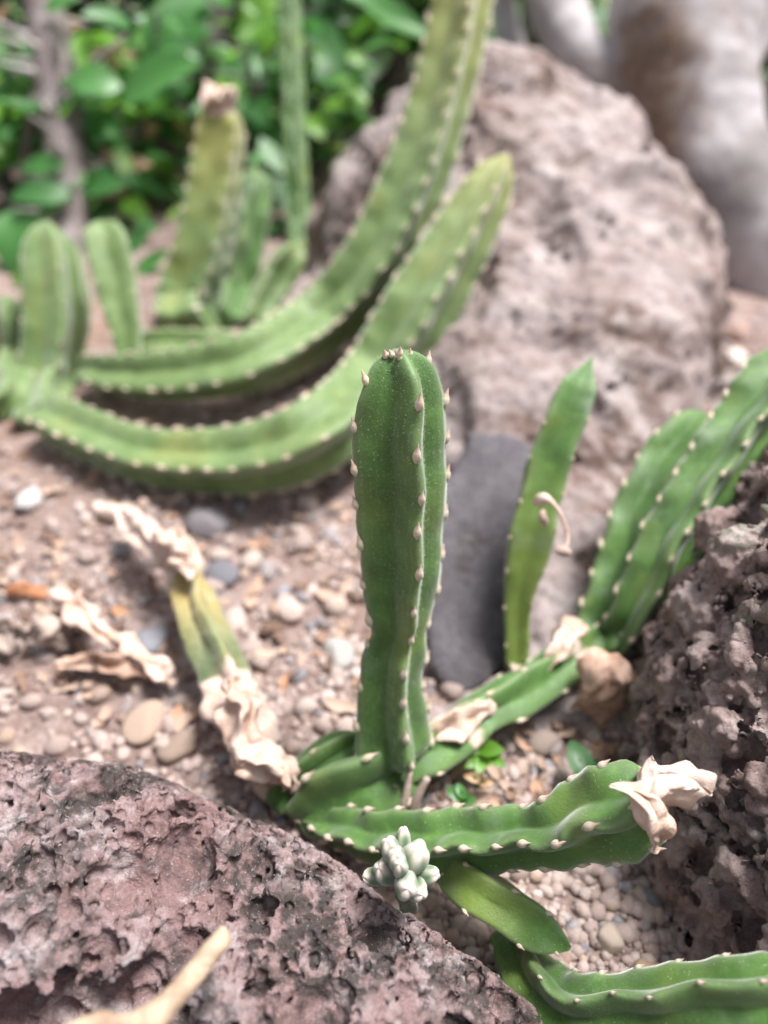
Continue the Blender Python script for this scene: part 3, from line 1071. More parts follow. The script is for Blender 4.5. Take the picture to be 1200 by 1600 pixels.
# bud cluster in front of the rock
def blob_mesh(name, seed, sx=1.0, lobes=0.10):
    bm = bmesh.new()
    bmesh.ops.create_icosphere(bm, subdivisions=3, radius=0.5)
    me = bpy.data.meshes.new(name)
    bm.to_mesh(me)
    bm.free()
    V = np.array([v.co for v in me.vertices])
    V = V * (1 + lobes * fbm(V, 0.7, 3, seed))[:, None]
    V[:, 2] += 0.5
    V[:, :2] *= (0.75 + 0.25 * V[:, 2:3]) * sx
    me.vertices.foreach_set('co', V.astype(np.float32).ravel())
    me.polygons.foreach_set('use_smooth', np.ones(len(me.polygons), bool))
    me.update()
    return me


def bud_mesh():
    m, prof = 24, [(0.25, 0.0), (0.62, 0.12), (0.86, 0.3), (1.0, 0.5), (1.0, 0.68), (0.86, 0.83), (0.58, 0.94), (0.25, 0.99), (0.02, 0.985)]
    V, A = [], []
    for r, z in prof:
        for k in range(m):
            a = 2 * math.pi * k / m
            rib = abs(math.cos(2 * a))
            rr = r * 0.5 * (0.88 + 0.13 * rib ** 1.5)
            V.append((rr * math.cos(a), rr * 0.85 * math.sin(a), z + 0.04 * rib * (z > 0.8)))
            A.append(rib ** 3)
    me = fast_mesh('bud', np.array(V), grid_quads(len(prof), m, True))
    ca = me.color_attributes.new('tint', 'FLOAT_COLOR', 'POINT')
    c = np.ones((len(V), 4), np.float32)
    c[:, 0] = A
    ca.data.foreach_set('color', c.ravel())
    return me


BUD = bud_mesh()
BUD.materials.append(M['bud'])
bud_root = at(632, 1392, 0.020)
for (px, py, ln, wd, z) in ((627, 1312, 0.0085, 0.0030, .046), (608, 1325, 0.0085, 0.0036, .050), (645, 1335, 0.0095, 0.0052, .050), (622, 1350, 0.008, 0.0030, .054), (600, 1355, 0.008, 0.0042, .046),
                            (665, 1362, 0.007, 0.0030, .044), (582, 1364, 0.006, 0.0028, .042), (632, 1378, 0.008, 0.0042, .050), (648, 1384, 0.007, 0.0036, .044), (617, 1338, .006, .0034, .052)):
    px, py = 628 + (px - 625) * 1.22, 1352 + (py - 1350) * 1.25
    tip_p = at(px, py, z)
    core = at(628, 1368, 0.038)
    ln, wd = ln * 1.2, wd * 1.35
    o = link('bud', BUD)
    dr = (tip_p - core)
    if dr.length < 1e-4:
        dr = Vector((0, -0.4, 1))
    dr.normalize()
    place(o, tip_p - dr * ln * 0.85, dr, (wd, wd, ln))
    mb = o.matrix_basis.copy()
    o.parent = clump
    o.matrix_basis = Matrix.Translation(-Vector(clump.location)) @ mb
Stem(clump, [(640, 1420, 0.008, 30), (636, 1400, 0.020, 38), (630, 1372, 0.034, 40), (626, 1352, 0.042, 24)], rot=45, tip=0.003, teeth=False, seed=50, name='bud_stalk')


# old flower on the slender stem
def tube_mesh(name, pts, rads, n=8, per=6):
    path = catmull(np.hstack([np.array([tuple(p) for p in pts]), np.array(rads)[:, None]]), per)
    C, R = path[:, :3], path[:, 3]
    T = np.gradient(C, axis=0)
    T /= np.maximum(np.linalg.norm(T, axis=1, keepdims=True), 1e-12)
    up = np.array([0.13, -0.7, 0.7])
    N1 = up[None] - (T @ up)[:, None] * T
    N1 /= np.maximum(np.linalg.norm(N1, axis=1, keepdims=True), 1e-9)
    N2 = np.cross(T, N1)
    a = np.linspace(0, 2 * np.pi, n, endpoint=False)
    V = C[:, None] + R[:, None, None] * (np.cos(a)[None, :, None] * N1[:, None] + np.sin(a)[None, :, None] * N2[:, None])
    V = V.reshape(-1, 3)
    nv = len(V)
    me = bpy.data.meshes.new(name)
    Q = grid_quads(len(C), n, True).tolist()
    Q.append(list(range(n))[::-1])
    Q.append(list(range(nv - n, nv)))
    me.from_pydata(V.tolist(), [], Q)
    me.polygons.foreach_set('use_smooth', np.ones(len(me.polygons), bool))
    me.update()
    return me


o = link('old_flower', tube_mesh('old_flower', [at(838, 785, 0.222), at(848, 780, 0.217), at(860, 783, 0.214), at(874, 800, 0.213), at(884, 825, 0.213), at(886, 848, 0.213), at(878, 862, 0.213)],
                                 [0.0014, 0.0019, 0.0009, 0.0006, 0.0006, 0.0007, 0.0006]), M['withered'], slender.o)
o2 = link('dried_seed_pod', blob_mesh('dried_seed_pod', 9, lobes=0.4), M['withered'], slender.o)
place(o2, at(866, 858, 0.213), at(888, 864, 0.213) - at(866, 858, 0.213), (0.0032, 0.0036, 0.0050))
o3 = link('dried_petal', blob_mesh('dried_petal', 11, lobes=0.3), M['withered'], slender.o)
place(o3, at(848, 796, 0.2135), Vector((0.12, -.1, -1)), (0.0036, 0.0026, 0.0046))
o3 = link('dried_petal', blob_mesh('dried_petal', 12, lobes=0.3), M['withered'], slender.o)
place(o3, at(853, 808, 0.2135), Vector((0.05, 0, -1)), (0.0020, 0.0018, 0.0036))

# --- rear plant with the long arching stems
arch = thing('succulent_plant', 'light green succulent with long stems arching up past the pinkish boulder', 'succulent', tuple(at(80, 650, 0.0)))
Stem(arch, [(70, 650, 0.010, 80), (130, 678, 0.012, 90), (220, 712, 0.014, 92), (320, 722, 0.016, 104), (420, 712, 0.022, 118), (510, 672, 0.030, 122), (590, 600, 0.345, 126), (655, 490, 0.345, 124), (712, 390, 0.345, 108, 0, .1),
            (762, 300, 0.345, 80, 0, 0.4), (794, 240, 0.345, 40, 0.5, 0.7)], rot=14, tip=0.012, tip_pow=1.5, mat='stem_far', spacing=0.0105, tooth=0.0044, seed=60, dep=0.18, wav=2, bump=0.03, facing=-0.3,
     label='lower long arching stem with a tan tip')
Stem(arch, [(130, 578, 0.012, 50), (200, 588, 0.016, 76), (300, 585, 0.020, 92), (400, 562, 0.026, 100), (500, 505, 0.385, 106), (580, 420, 0.38, 112), (638, 310, 0.375, 112), (682, 180, 0.37, 102, 0, 0.2), (712, 60, 0.365, 98, 0, 0.45),
            (732, -60, 0.36, 96, 0, 0.6), (745, -150, 0.36, 70, 0, .6)], rot=40, tip=0.012, mat='stem_far', spacing=0.0105, tooth=0.0042, seed=62, dep=0.18, wav=2, bump=0.03, facing=-0.3, twist=-30,
     label='upper long arching stem rising out of the picture', phase=None)
Stem(arch, [(205, 545, 0.010, 44), (260, 540, 0.014, 54), (320, 540, 0.016, 50), (390, 532, 0.014, 34)], rot=25, tip=0.012, mat='stem_far', spacing=0.012, tooth=0.0036, seed=64)
Stem(arch, [(-20, 640, 0.008, 60), (15, 610, 0.010, 72), (22, 560, 0.40, 62), (15, 500, 0.395, 66), (12, 462, 0.39, 44)], rot=10, tip=0.010, mat='stem_far', spacing=0.014, tooth=0.0022, seed=66, dep=0.12)
Stem(arch, [(62, 665, 0.004, 76), (75, 600, 0.385, 92), (85, 500, 0.385, 94), (80, 410, 0.385, 88), (72, 345, 0.385, 56)], rot=38, tip=0.016, mat='stem_far', spacing=0.016, tooth=0.0022, seed=68, dep=0.10, label='thick upright blunt stem')
Stem(arch, [(80, 650, 0.004, 46), (100, 560, 0.41, 58), (112, 470, 0.41, 56), (100, 370, 0.41, 36)], rot=15, tip=0.012, mat='stem_far', spacing=0.016, tooth=0.002, seed=69)
Stem(arch, [(203, 578, 0.375, 36), (198, 530, 0.375, 58), (182, 450, 0.375, 84), (168, 385, 0.375, 86), (160, 345, 0.375, 58)], rot=-30, tip=0.010, mat='stem_far', spacing=0.013, tooth=0.0026, seed=70, dep=0.16)

# --- the upright group behind it
uprt = thing('succulent_plant', 'upright yellowish green succulent group with a dead-tipped tallest stem', 'succulent', tuple(at(300, 495, 0.0)))
ut = Stem(uprt, [(282, 515, 0.002, 84), (290, 470, 0.45, 96), (315, 390, 0.445, 92), (335, 290, 0.44, 88, 0, 0.4), (345, 210, 0.435, 84, 0, 0.7), (348, 165, 0.43, 66, 0.7, 0.8)], rot=42, tip=0.008, mat='stem_far', spacing=0.0115,
          tooth=0.0036, seed=74, dep=0.12, label='yellow green stem with a dead tip')
crumpled(ut, [(320, 172, 0.425, 40), (345, 155, 0.425, 60), (372, 168, 0.428, 40)], 'withered_tip', None, seed=75, crumple=0.006)
crumpled(ut, [(345, 168, 0.43, 50), (343, 145, 0.43, 30), (340, 130, 0.43, 12)], 'withered_tip', None, seed=76, crumple=0.004)
Stem(uprt, [(355, 505, 0.002, 60), (362, 460, 0.48, 74), (378, 380, 0.48, 70), (395, 300, 0.48, 60), (398, 262, 0.48, 34)], rot=5, tip=0.012, mat='stem', spacing=0.016, tooth=0.0016, seed=78, dep=0.18, label='dark green upright stem')
Stem(uprt, [(395, 510, 0.004, 44), (425, 450, 0.44, 62), (452, 405, 0.44, 62), (468, 380, 0.44, 36)], rot=-20, tip=0.010, mat='stem_far', spacing=0.011, tooth=0.0026, seed=80, dep=0.22)
Stem(uprt, [(335, 525, 0.004, 30), (318, 500, 0.42, 34), (304, 478, 0.415, 24, 0.6)], rot=0, tip=0.005, mat='stem_far', spacing=0.02, tooth=0.002, seed=81, teeth=False)
colm = thing('column_cactus', 'thin tall ribbed cactus stem standing beside the dark shoulder of the boulder', 'cactus', tuple(at(465, 400, 0.0)))
Stem(colm, [(475, 420, 0.0, 38), (468, 350, 0.54, 40), (462, 260, 0.54, 38), (458, 160, 0.54, 36), (455, 60, 0.54, 34), (452, -40, .54, 28)], rot=20, tip=0.012, mat='stem', spacing=0.012, tooth=0.0018, seed=83, dep=0.20, ribs=5)

# ------------------------------------------------------------------ tree
tree = thing('tree', 'smooth pale grey tree trunk forking behind the boulder', 'tree', (0.235, 0.47, 0))


def limb(name, pts, widths, parent, seed, n=40):
    P = [at(*p) for p in pts]
    R = [w / 2 / F * depth_of(p) for w, p in zip(widths, P)]
    path = catmull(np.hstack([np.array([tuple(p) for p in P]), np.array(R)[:, None]]), 18)
    C, R = path[:, :3], path[:, 3]
    T = np.gradient(C, axis=0)
    T /= np.linalg.norm(T, axis=1, keepdims=True)
    up = np.array([0.1, -1.0, 0.15])
    N1 = up[None] - (T @ up)[:, None] * T
    N1 /= np.linalg.norm(N1, axis=1, keepdims=True)
    N2 = np.cross(T, N1)
    a = np.linspace(0, 2 * np.pi, n, endpoint=False)
    V = C[:, None] + R[:, None, None] * (np.cos(a)[None, :, None] * N1[:, None] + np.sin(a)[None, :, None] * N2[:, None])
    V = V.reshape(-1, 3)
    d3 = V - np.repeat(C, n, 0)
    V = V + d3 * (0.16 * fbm(V, 0.05, 4, seed) + 0.05 * fbm(V, 0.012, 3, seed + 3))[:, None]
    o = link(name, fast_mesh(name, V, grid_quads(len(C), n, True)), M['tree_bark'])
    o.parent = parent
    o.matrix_basis = Matrix.Translation(-Vector(parent.location))
    return o


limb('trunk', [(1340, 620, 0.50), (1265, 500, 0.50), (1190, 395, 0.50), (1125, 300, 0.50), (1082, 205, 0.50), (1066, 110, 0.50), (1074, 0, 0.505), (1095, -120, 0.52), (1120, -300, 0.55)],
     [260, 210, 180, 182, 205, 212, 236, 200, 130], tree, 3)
limb('limb', [(1090, 270, 0.50), (1030, 205, 0.505), (965, 145, 0.515), (905, 85, 0.525), (868, 10, 0.535), (845, -90, 0.55), (810, -300, 0.60)], [110, 120, 100, 88, 84, 78, 60], tree, 8)
limb('limb', [(1120, 120, 0.505), (1165, 40, 0.515), (1205, -40, 0.53), (1260, -160, 0.55)], [100, 105, 95, 70], tree, 9)
limb('limb', [(855, 200, 0.60), (815, 120, 0.60), (790, 30, 0.60), (775, -80, 0.62)], [40, 40, 38, 30], tree, 10)


# ------------------------------------------------------------------ leaves and shrubs
def leaf_mesh(name, wid, fold, curl, nu=9, nv=5, notch=0.0, seed=0):
    V = []
    for i in range(nu):
        u = i / (nu - 1)
        w = wid * math.sin(math.pi * min(1, u ** 0.8 * 0.97 + 0.015)) ** 0.75
        for j in range(nv):
            v = j / (nv - 1) * 2 - 1
            x = v * w
            z = fold * abs(v) * w + curl * (u - 0.5) ** 2 + 0.012 * math.sin(7 * u + 3 * v + seed)
            V.append((x, u, z))
    return fast_mesh(name, np.array(V), grid_quads(nu, nv))


LEAF = {}
for mk in ('leaf', 'leaf_lime', 'leaf_deep', 'leaf_pale', 'leaf_dry', 'dry_leaf'):
    LEAF[mk] = []
    for sd_, (w_, f_, c_) in enumerate(((0.26, 0.25, -0.25), (0.22, 0.35, 0.2), (0.31, 0.18, -0.4))):
        if mk in ('leaf_dry', 'dry_leaf'):
            f_, c_ = f_ + 0.5, c_ * 2.2
        me = leaf_mesh(mk, w_, f_, c_, seed=sd_)
        me.materials.append(M[mk])
        LEAF[mk].append(me)


def leaf(parent, pos, direction, length, mk='leaf', face=None, var=None, name='leaf'):
    o = link(name, random.choice(LEAF[mk]) if var is None else LEAF[mk][var])
    y = Vector(direction).normalized()
    z = Vector(face if face is not None else (0, -0.6, 0.8))
    z = (z - y * z.dot(y)).normalized()
    x = y.cross(z)
    off = Vector(parent.location) if parent else Vector((0, 0, 0))
    p = Vector(pos) - off
    mw = Matrix(((x.x * length, y.x * length, z.x * length, p.x), (x.y * length, y.y * length, z.y * length, p.y),
                 (x.z * length, y.z * length, z.z * length, p.z), (0, 0, 0, 1)))
    o.parent = parent
    o.matrix_basis = mw
    return o


def leaf_px(parent, p0, p1, k, mk='leaf', dz=0.0, face=None, var=None, name='leaf'):
    a = at(p0[0], p0[1], k)
    b = at(p1[0], p1[1], k + dz)
    return leaf(parent, a, b - a, (b - a).length, mk, face, var, name)


def stalk(parent, pts, rads, mat, name='stalk'):
    o = link(name, tube_mesh(name, pts, rads, 8, 5), M[mat], parent)
    o.matrix_basis = Matrix.Translation(-Vector(parent.location))
    return o


def thorn_mesh():
    V, m = [], 5
    prof = [(0.16, 0.0), (0.085, 0.18), (0.05, 0.55), (0.004, 1.0)]
    for r, z in prof:
        for k in range(m):
            a = 2 * math.pi * k / m
            V.append((r * math.cos(a), r * math.sin(a), z))
    return fast_mesh('thorn', np.array(V), grid_quads(len(prof), m, True))


THORN = thorn_mesh()
THORN.materials.append(M['thorn'])


def thorny_shrub(label, path, widths, nthorn, seed):
    r_ = random.Random(seed)
    P = [at(*p) for p in path]
    t = thing('thorny_shrub', label, 'shrub', (P[0].x, P[0].y, 0))
    R = [w / 2 / F * depth_of(p) for w, p in zip(widths, P)]
    P = [Vector((P[0].x, P[0].y, -0.01))] + P
    R = [R[0]] + R
    path_ = catmull(np.hstack([np.array([tuple(p) for p in P]), np.array(R)[:, None]]), 14)
    st = stalk(t, P, R, 'thorny_bark', 'trunk')
    for q in range(nthorn):
        i = r_.randrange(8, len(path_) - 2)
        c, rr = Vector(path_[i][:3]), path_[i][3]
        T = (Vector(path_[i + 1][:3]) - c).normalized()
        a = r_.random() * 6.283
        side = Vector((math.cos(a), math.sin(a), 0))
        side = (side - T * side.dot(T)).normalized()
        o = link('thorn', THORN)
        ln = r_.uniform(0.016, 0.027)
        place(o, c + side * rr * 0.9, side + Vector((0, 0, r_.uniform(-0.2, 0.5))), ln)
        mb = o.matrix_basis.copy()
        o.parent = st
        o.matrix_basis = mb
    return t


ts1 = thorny_shrub('thorny shrub with the thicker grey trunk and long spines', [(110, 420, 0.52), (105, 300, 0.52), (95, 180, 0.52), (78, 60, 0.52), (62, -60, 0.52), (50, -250, 0.53)], [62, 62, 66, 64, 60, 50], 70, 5)
ts2 = thorny_shrub('thorny shrub with the thinner slanting trunk behind the dead-tipped succulent', [(170, 350, 0.64), (215, 260, 0.64), (270, 160, 0.64), (325, 60, 0.64), (352, -30, 0.64), (370, -200, 0.65)], [50, 52, 50, 48, 46, 40], 60, 6)
for a, b, k, mk in [((188, 130), (95, 122), .50, 'leaf'), ((185, 150), (308, 92), .50, 'leaf'), ((235, 95), (318, -20), .54, 'leaf'), ((235, 85), (240, 30), .56, 'leaf_lime'), ((70, 15), (125, -10), .5, 'leaf'),
                    ((170, 70), (120, 60), .58, 'leaf_lime'), ((100, 255), (30, 262), .5, 'leaf'), ((110, 300), (15, 306), .5, 'leaf'), ((100, 330), (90, 260), .52, 'leaf'), ((30, 320), (10, 420), .5, 'leaf'),
                    ((120, 290), (190, 285), .52, 'leaf'), ((60, 330), (110, 310), .5, 'leaf'), ((190, 310), (230, 340), .54, 'leaf_lime'), ((150, 160), (215, 190), .56, 'leaf_lime'), ((105, 400), (60, 350), .5, 'leaf'),
                    ((150, 500), (165, 580), .46, 'leaf'), ((215, 430), (265, 390), .50, 'leaf'), ((200, 400), (235, 350), .5, 'leaf'), ((15, 440), (60, 420), .48, 'leaf_lime')]:
    leaf_px(ts1, a, b, k, mk, dz=random.uniform(-0.02, 0.02))
for a, b in [((140, 100), (178, 80)), ((170, 105), (215, 78)), ((160, 225), (200, 205)), ((150, 260), (180, 235)), ((190, 275), (235, 250)), ((120, 215), (150, 225)), ((230, 215), (250, 190)), ((20, 10), (-5, 40)), ((150, 310), (205, 300)), ((90, 60), (130, 30))]:
    leaf_px(ts1, a, b, .56, 'leaf_dry', name='withered_leaf')
for a, b, k, mk in [((430, 20), (545, 130), .60, 'leaf'), ((400, 180), (445, 265), .56, 'leaf'), ((380, -5), (410, 30), .6, 'leaf_lime'), ((450, 90), (560, 180), .62, 'leaf'), ((560, 0), (668, 60), .58, 'leaf'),
                    ((335, 95), (408, 118), .6, 'leaf_pale'), ((480, 110), (540, 190), .66, 'leaf'), ((380, 60), (470, 110), .64, 'leaf_deep'), ((300, 20), (250, 60), .62, 'leaf'), ((540, 150), (590, 110), .7, 'leaf_lime'),
                    ((420, 110), (400, 170), .66, 'leaf'), ((300, 200), (240, 150), .64, 'leaf_lime'), ((370, 30), (440, -10), .62, 'leaf_lime'), ((480, 20), (440, -30), .64, 'leaf'), ((500, 180), (545, 215), .66, 'leaf_lime'), ((440, 30), (560, 60), .72, 'leaf'), ((560, 130), (640, 60), .75, 'leaf_pale'), ((500, 100), (600, 150), .72, 'leaf'), ((600, 20), (560, -40), .7, 'leaf'),
                    ((430, 150), (510, 190), .70, 'leaf'), ((560, 60), (490, 20), .74, 'leaf_pale'), ((620, 110), (660, 30), .72, 'leaf'), ((385, 130), (330, 190), .66, 'leaf'), ((420, 230), (470, 200), .66, 'leaf_lime')]:
    leaf_px(ts2, a, b, k, mk, dz=random.uniform(-0.03, 0.03))


def bush(label, x, y, h, rx, n, mks, seed, lmin=0.03, lmax=0.06):
    r_ = random.Random(seed)
    t = thing('leafy_bush', label, 'bush', (x, y, 0), None)
    tips = []
    for k in range(9):
        a = r_.random() * 6.283
        tip = Vector((x + math.cos(a) * rx * r_.uniform(.3, .9), y + math.sin(a) * rx * 0.7 * r_.uniform(.3, .9), h * r_.uniform(.5, 1)))
        mid = Vector((x, y, 0)).lerp(tip, 0.5) + Vector((r_.uniform(-.03, .03), r_.uniform(-.03, .03), h * .1))
        stalk(t, [Vector((x + r_.uniform(-.02, .02), y + r_.uniform(-.02, .02), -0.01)), mid, tip], [0.005, 0.0035, 0.0015], 'thorny_bark', 'branch')
        tips.append((mid, tip))
    for q in range(n):
        mid, tip = r_.choice(tips)
        p = mid.lerp(tip, r_.uniform(-.6, 1.05)) + Vector((r_.gauss(0, rx * .2), r_.gauss(0, rx * .12), r_.gauss(0, h * .08)))
        p.z = max(0.01, p.z)
        a = r_.random() * 6.283
        d = Vector((math.cos(a), math.sin(a), r_.uniform(-.7, .6)))
        leaf(t, p, d, r_.uniform(lmin, lmax), r_.choice(mks), face=(r_.uniform(-.5, .5), r_.uniform(-.9, 0), 1))
    return t


bush('dense dark green bush behind the thicker thorny trunk', -0.30, 0.80, 0.42, 0.20, 210, ['leaf_deep', 'leaf', 'leaf_deep'], 1)
bush('mixed green bush between the two thorny trunks', -0.17, 0.92, 0.46, 0.20, 200, ['leaf', 'leaf_lime', 'leaf_deep'], 2)
bush('mid green bush behind the thin ribbed cactus', 0.0, 1.02, 0.34, 0.18, 120, ['leaf', 'leaf', 'leaf_lime'], 3)
bush('dark green bush beyond the forking tree', 0.46, 0.95, 0.45, 0.22, 200, ['leaf_deep', 'leaf'], 4)
bush('loose green bush seen between the tree limbs', 0.20, 1.15, 0.40, 0.16, 120, ['leaf', 'leaf_lime'], 5)
bush('low broad dark bush farthest behind on the thorny side', -0.55, 1.15, 0.55, 0.30, 220, ['leaf_deep', 'leaf'], 6, .04, .08)
bush('tall dark bush in the far background', 0.1, 1.7, 0.7, 0.4, 220, ['leaf_deep', 'leaf'], 8, .05, .1)

bush('bright green low bush around the foot of the thicker thorny trunk', -0.27, 0.60, 0.15, 0.11, 190, ['leaf', 'leaf_lime', 'leaf'], 11, .018, .04)
bush('bright green low bush behind the dead-tipped succulent', -0.13, 0.66, 0.16, 0.11, 190, ['leaf', 'leaf_lime', 'leaf'], 12, .018, .04)
bush('light green bush above the dark shoulder of the boulder', -0.01, 0.80, 0.26, 0.13, 200, ['leaf', 'leaf_lime', 'leaf', 'leaf_pale'], 13, .03, .06)
bush('dark green bush close behind the tree trunk', 0.40, 0.70, 0.32, 0.14, 200, ['leaf_deep', 'leaf'], 14, .03, .06)
GC = []
r_ = np.random.default_rng(77)
for k in range(5200):
    x, y = r_.uniform(-0.75, 0.75), r_.uniform(0.52, 1.9)
    if y < 0.56 + 0.1 * r_.random() and x > -0.06:
        continue
    if rear_h(np.array([x]), np.array([y]))[0] > 0 or (x - 0.25) ** 2 + (y - .47) ** 2 < 0.01:
        continue
    a, tl = r_.uniform(0, 6.283), r_.uniform(-.2, .8)
    ln = r_.uniform(.012, .03) * (1 + y * .5)
    d3 = np.array([math.cos(a) * math.cos(tl), math.sin(a) * math.cos(tl), math.sin(tl)])
    side = np.cross(d3, [0.1, -.3, 1])
    side /= np.linalg.norm(side)
    b = np.array([x, y, r_.uniform(0, .05)])
    nrm = np.cross(side, d3)
    GC.append([b, b + d3 * ln * .35 + side * ln * .24 + nrm * ln * .06, b + d3 * ln * .75 + side * ln * .18, b + d3 * ln, b + d3 * ln * .75 - side * ln * .18, b + d3 * ln * .35 - side * ln * .24 + nrm * ln * .06])
GC = np.array(GC).reshape(-1, 3)
base_i = np.arange(0, len(GC), 6)[:, None]
gq = np.vstack([base_i + np.array([[0, 1, 2, 3]]), base_i + np.array([[0, 3, 4, 5]])])
t_ = NT('ground_cover_green')
M['cover'] = t_.done(t_.ramp(t_.island(), [(0, (.025, .08, .022)), (.6, (.06, .18, .04)), (.85, (.14, .28, .05)), (1, (.34, .22, .12))]), 0.5)
o = link('ground_cover', fast_mesh('ground_cover', GC, gq), M['cover'])
tag(o, 'low green leafy ground cover behind the plants', 'ground cover', kind='stuff')

# ------------------------------------------------------------------ loose things on the soil


def dry_curl(name, label, pts, widths, seed, mat='dry_leaf', cat='dry leaf', curl=0.5):
    """A curled strip of dead leaf: ribbon along points, cupped across, with thickness."""
    P = [at(*p) for p in pts]
    W = [w / 2 / F * depth_of(p) for w, p in zip(widths, P)]
    path = catmull(np.hstack([np.array([tuple(p) for p in P]), np.array(W)[:, None]]), 8)
    C, W = path[:, :3], path[:, 3]
    T = np.gradient(C, axis=0)
    T /= np.linalg.norm(T, axis=1, keepdims=True)
    up = np.array([0.0, -0.55, 0.83])
    N = up[None] - (T @ up)[:, None] * T
    N /= np.linalg.norm(N, axis=1, keepdims=True)
    B = np.cross(T, N)
    nv = 9
    V = []
    for lay in (0, 1):
        for j in range(nv):
            v = j / (nv - 1) * 2 - 1
            ang = v * (0.6 + curl)
            V.append(C + B * (W * np.sin(ang) / math.sin(min(1.5, 0.6 + curl)))[:, None] - N * (W * (1 - np.cos(ang)) * (1 if curl > 0 else -1) + lay * 0.0006)[:, None])
    V = np.array(V)                      # (2*nv, m, 3)
    order = list(range(nv)) + list(range(2 * nv - 1, nv - 1, -1))
    V = V[order].transpose(1, 0, 2)
    m, k = V.shape[:2]
    V = V.reshape(-1, 3)
    V = V + np.stack([fbm(V, 0.011, 4, seed + i * 7, 0.6) for i in range(3)], 1) * 0.0052
    me = fast_mesh(name, V, grid_quads(m, k, True))
    o = link(name, me, M[mat])
    return tag(o, label, cat)


def dead_piece(label, ctrl, seed, mat='withered', crumple=0.006, rot=0):
    st = Stem(_zero, [tuple(c) + (1.0, 0.0) for c in ctrl], rot=rot, dep=0.36, tip=0.004, crumple=crumple, teeth=False, mat=mat, name='dry_leaf', seed=seed, bump=0.0, wav=14, butt=0.004)
    st.o.parent = None
    st.o.matrix_basis = Matrix.Identity(4)
    return tag(st.o, label, 'dry leaf')


dead_piece('curled pinkish tan dry leaf stretched on the soil beside the half dead stem', [(92, 925, 0.010, 20), (118, 955, 0.012, 50), (160, 990, 0.012, 46), (205, 1015, 0.010, 52), (250, 1045, 0.008, 44), (270, 1068, 0.004, 14)], 3, crumple=0.005)
dead_piece('broad shrivelled dry leaf lying under the curled pinkish one', [(92, 1055, 0.004, 14), (130, 1035, 0.007, 40), (180, 1032, 0.008, 42), (240, 1055, 0.005, 26)], 5, 'dry_leaf', 0.005, 30)
dead_piece('greyish brown curled dry leaf at the far edge of the gravel', [(-40, 1010, 0.004, 20), (20, 985, 0.009, 50), (70, 985, 0.009, 50), (108, 1015, 0.003, 18)], 7, 'straw', 0.006, 20)
dry_curl('dry_leaf', 'small whitish curled leaf fragment near the arching stem', [(155, 785, 0.008), (180, 800, 0.006), (205, 795, 0.008), (216, 778, 0.012)], [14, 24, 24, 12], 9, mat='withered')
dry_curl('dry_leaf', 'upright folded tan leaf beside the brown volcanic rock', [(918, 1028, 0.024), (945, 1060, 0.022), (955, 1100, 0.014), (935, 1140, 0.003)], [36, 84, 66, 16], 11, curl=0.2)
dry_curl('dry_leaf', 'small pointed tan leaf flap beside the folded leaf', [(1005, 1055, 0.022), (975, 1050, 0.023), (945, 1055, 0.022), (905, 1105, 0.006)], [12, 44, 56, 24], 13, curl=0.2)
dry_curl('bark_chip', 'rusty brown bark chip on the soil', [(15, 915, 0.004), (45, 918, 0.006), (75, 916, 0.004)], [18, 24, 16], 15, mat='bark_chip', cat='bark chip', curl=0.1)
dry_curl('dry_leaf', 'rust coloured dead leaf in the crevice at the tree foot', [(1075, 465, 0.03), (1100, 458, 0.034), (1125, 470, 0.03)], [14, 26, 14], 17, mat='bark_chip', curl=0.2)

# crumbled dead leaf bits all over the soil
LV, LQ = [], []
r_ = np.random.default_rng(91)
for k in range(420):
    p = at(r_.uniform(-60, 700), r_.uniform(560, 1130), 0.002)
    if r_.random() < 0.3:
        p = at(r_.uniform(640, 1000), r_.uniform(1120, 1300), 0.002)
    if rear_h(np.array([p.x]), np.array([p.y]))[0] > 0 or front_h(np.array([p.x]), np.array([p.y]))[0] > 0:
        continue
    ln, wd = r_.uniform(.003, .010), r_.uniform(.0012, .003)
    a = r_.uniform(0, 6.283)
    u = np.array([math.cos(a), math.sin(a), r_.uniform(-.25, .35)])
    w_ = np.array([-math.sin(a), math.cos(a), r_.uniform(-.4, .4)])
    b = np.array([p.x, p.y, gz(p.x, p.y) + r_.uniform(.0008, .003)])
    cu = r_.uniform(-.5, .5)
    n0 = len(LV)
    for i in range(5):
        f = i / 4
        ww = wd * (0.25 + math.sin(math.pi * (0.1 + 0.8 * f)))
        for e in (-1, 0, 1):
            LV.append(b + u * ln * (f - .5) + w_ * ww * e * 0.6 + np.array([0, 0, 1]) * (cu * ln * (f - .5) ** 2 * 2 + 0.0007 * abs(e)) + r_.normal(size=3) * 0.0003)
    for i in range(4):
        for e in range(2):
            q = n0 + i * 3 + e
            LQ.append((q, q + 1, q + 4, q + 3))
t_ = NT('leaf_litter')
M['litter'] = t_.done(t_.ramp(t_.island(), [(0, (.12, .07, .05)), (.4, (.26, .165, .12)), (.75, (.42, .31, .25)), (1, (.34, .17, .085))]), 0.85)
o = link('leaf_litter', fast_mesh('leaf_litter', np.array(LV), np.array(LQ)), M['litter'], ground)
o['kind'] = 'stuff'

# twig on the front rock
tw = link('dry_twig', tube_mesh('dry_twig', [at(100, 1620, 0.071), at(150, 1598, 0.068), at(205, 1600, 0.066), at(245, 1585, 0.066), at(285, 1545, 0.066), at(320, 1500, 0.066), at(352, 1455, 0.065)],
                                [0.0010, 0.0015, 0.0017, 0.0021, 0.0018, 0.0019, 0.0017], 14, 16), M['twig'])
V = np.array([v.co for v in tw.data.vertices])
V = V + np.stack([fbm(V, 0.004, 3, 70 + i) for i in range(3)], 1) * 0.0009
tw.data.vertices.foreach_set('co', V.astype(np.float32).ravel())
tag(tw, 'knobbly cream coloured dry twig on the mauve volcanic rock', 'twig')

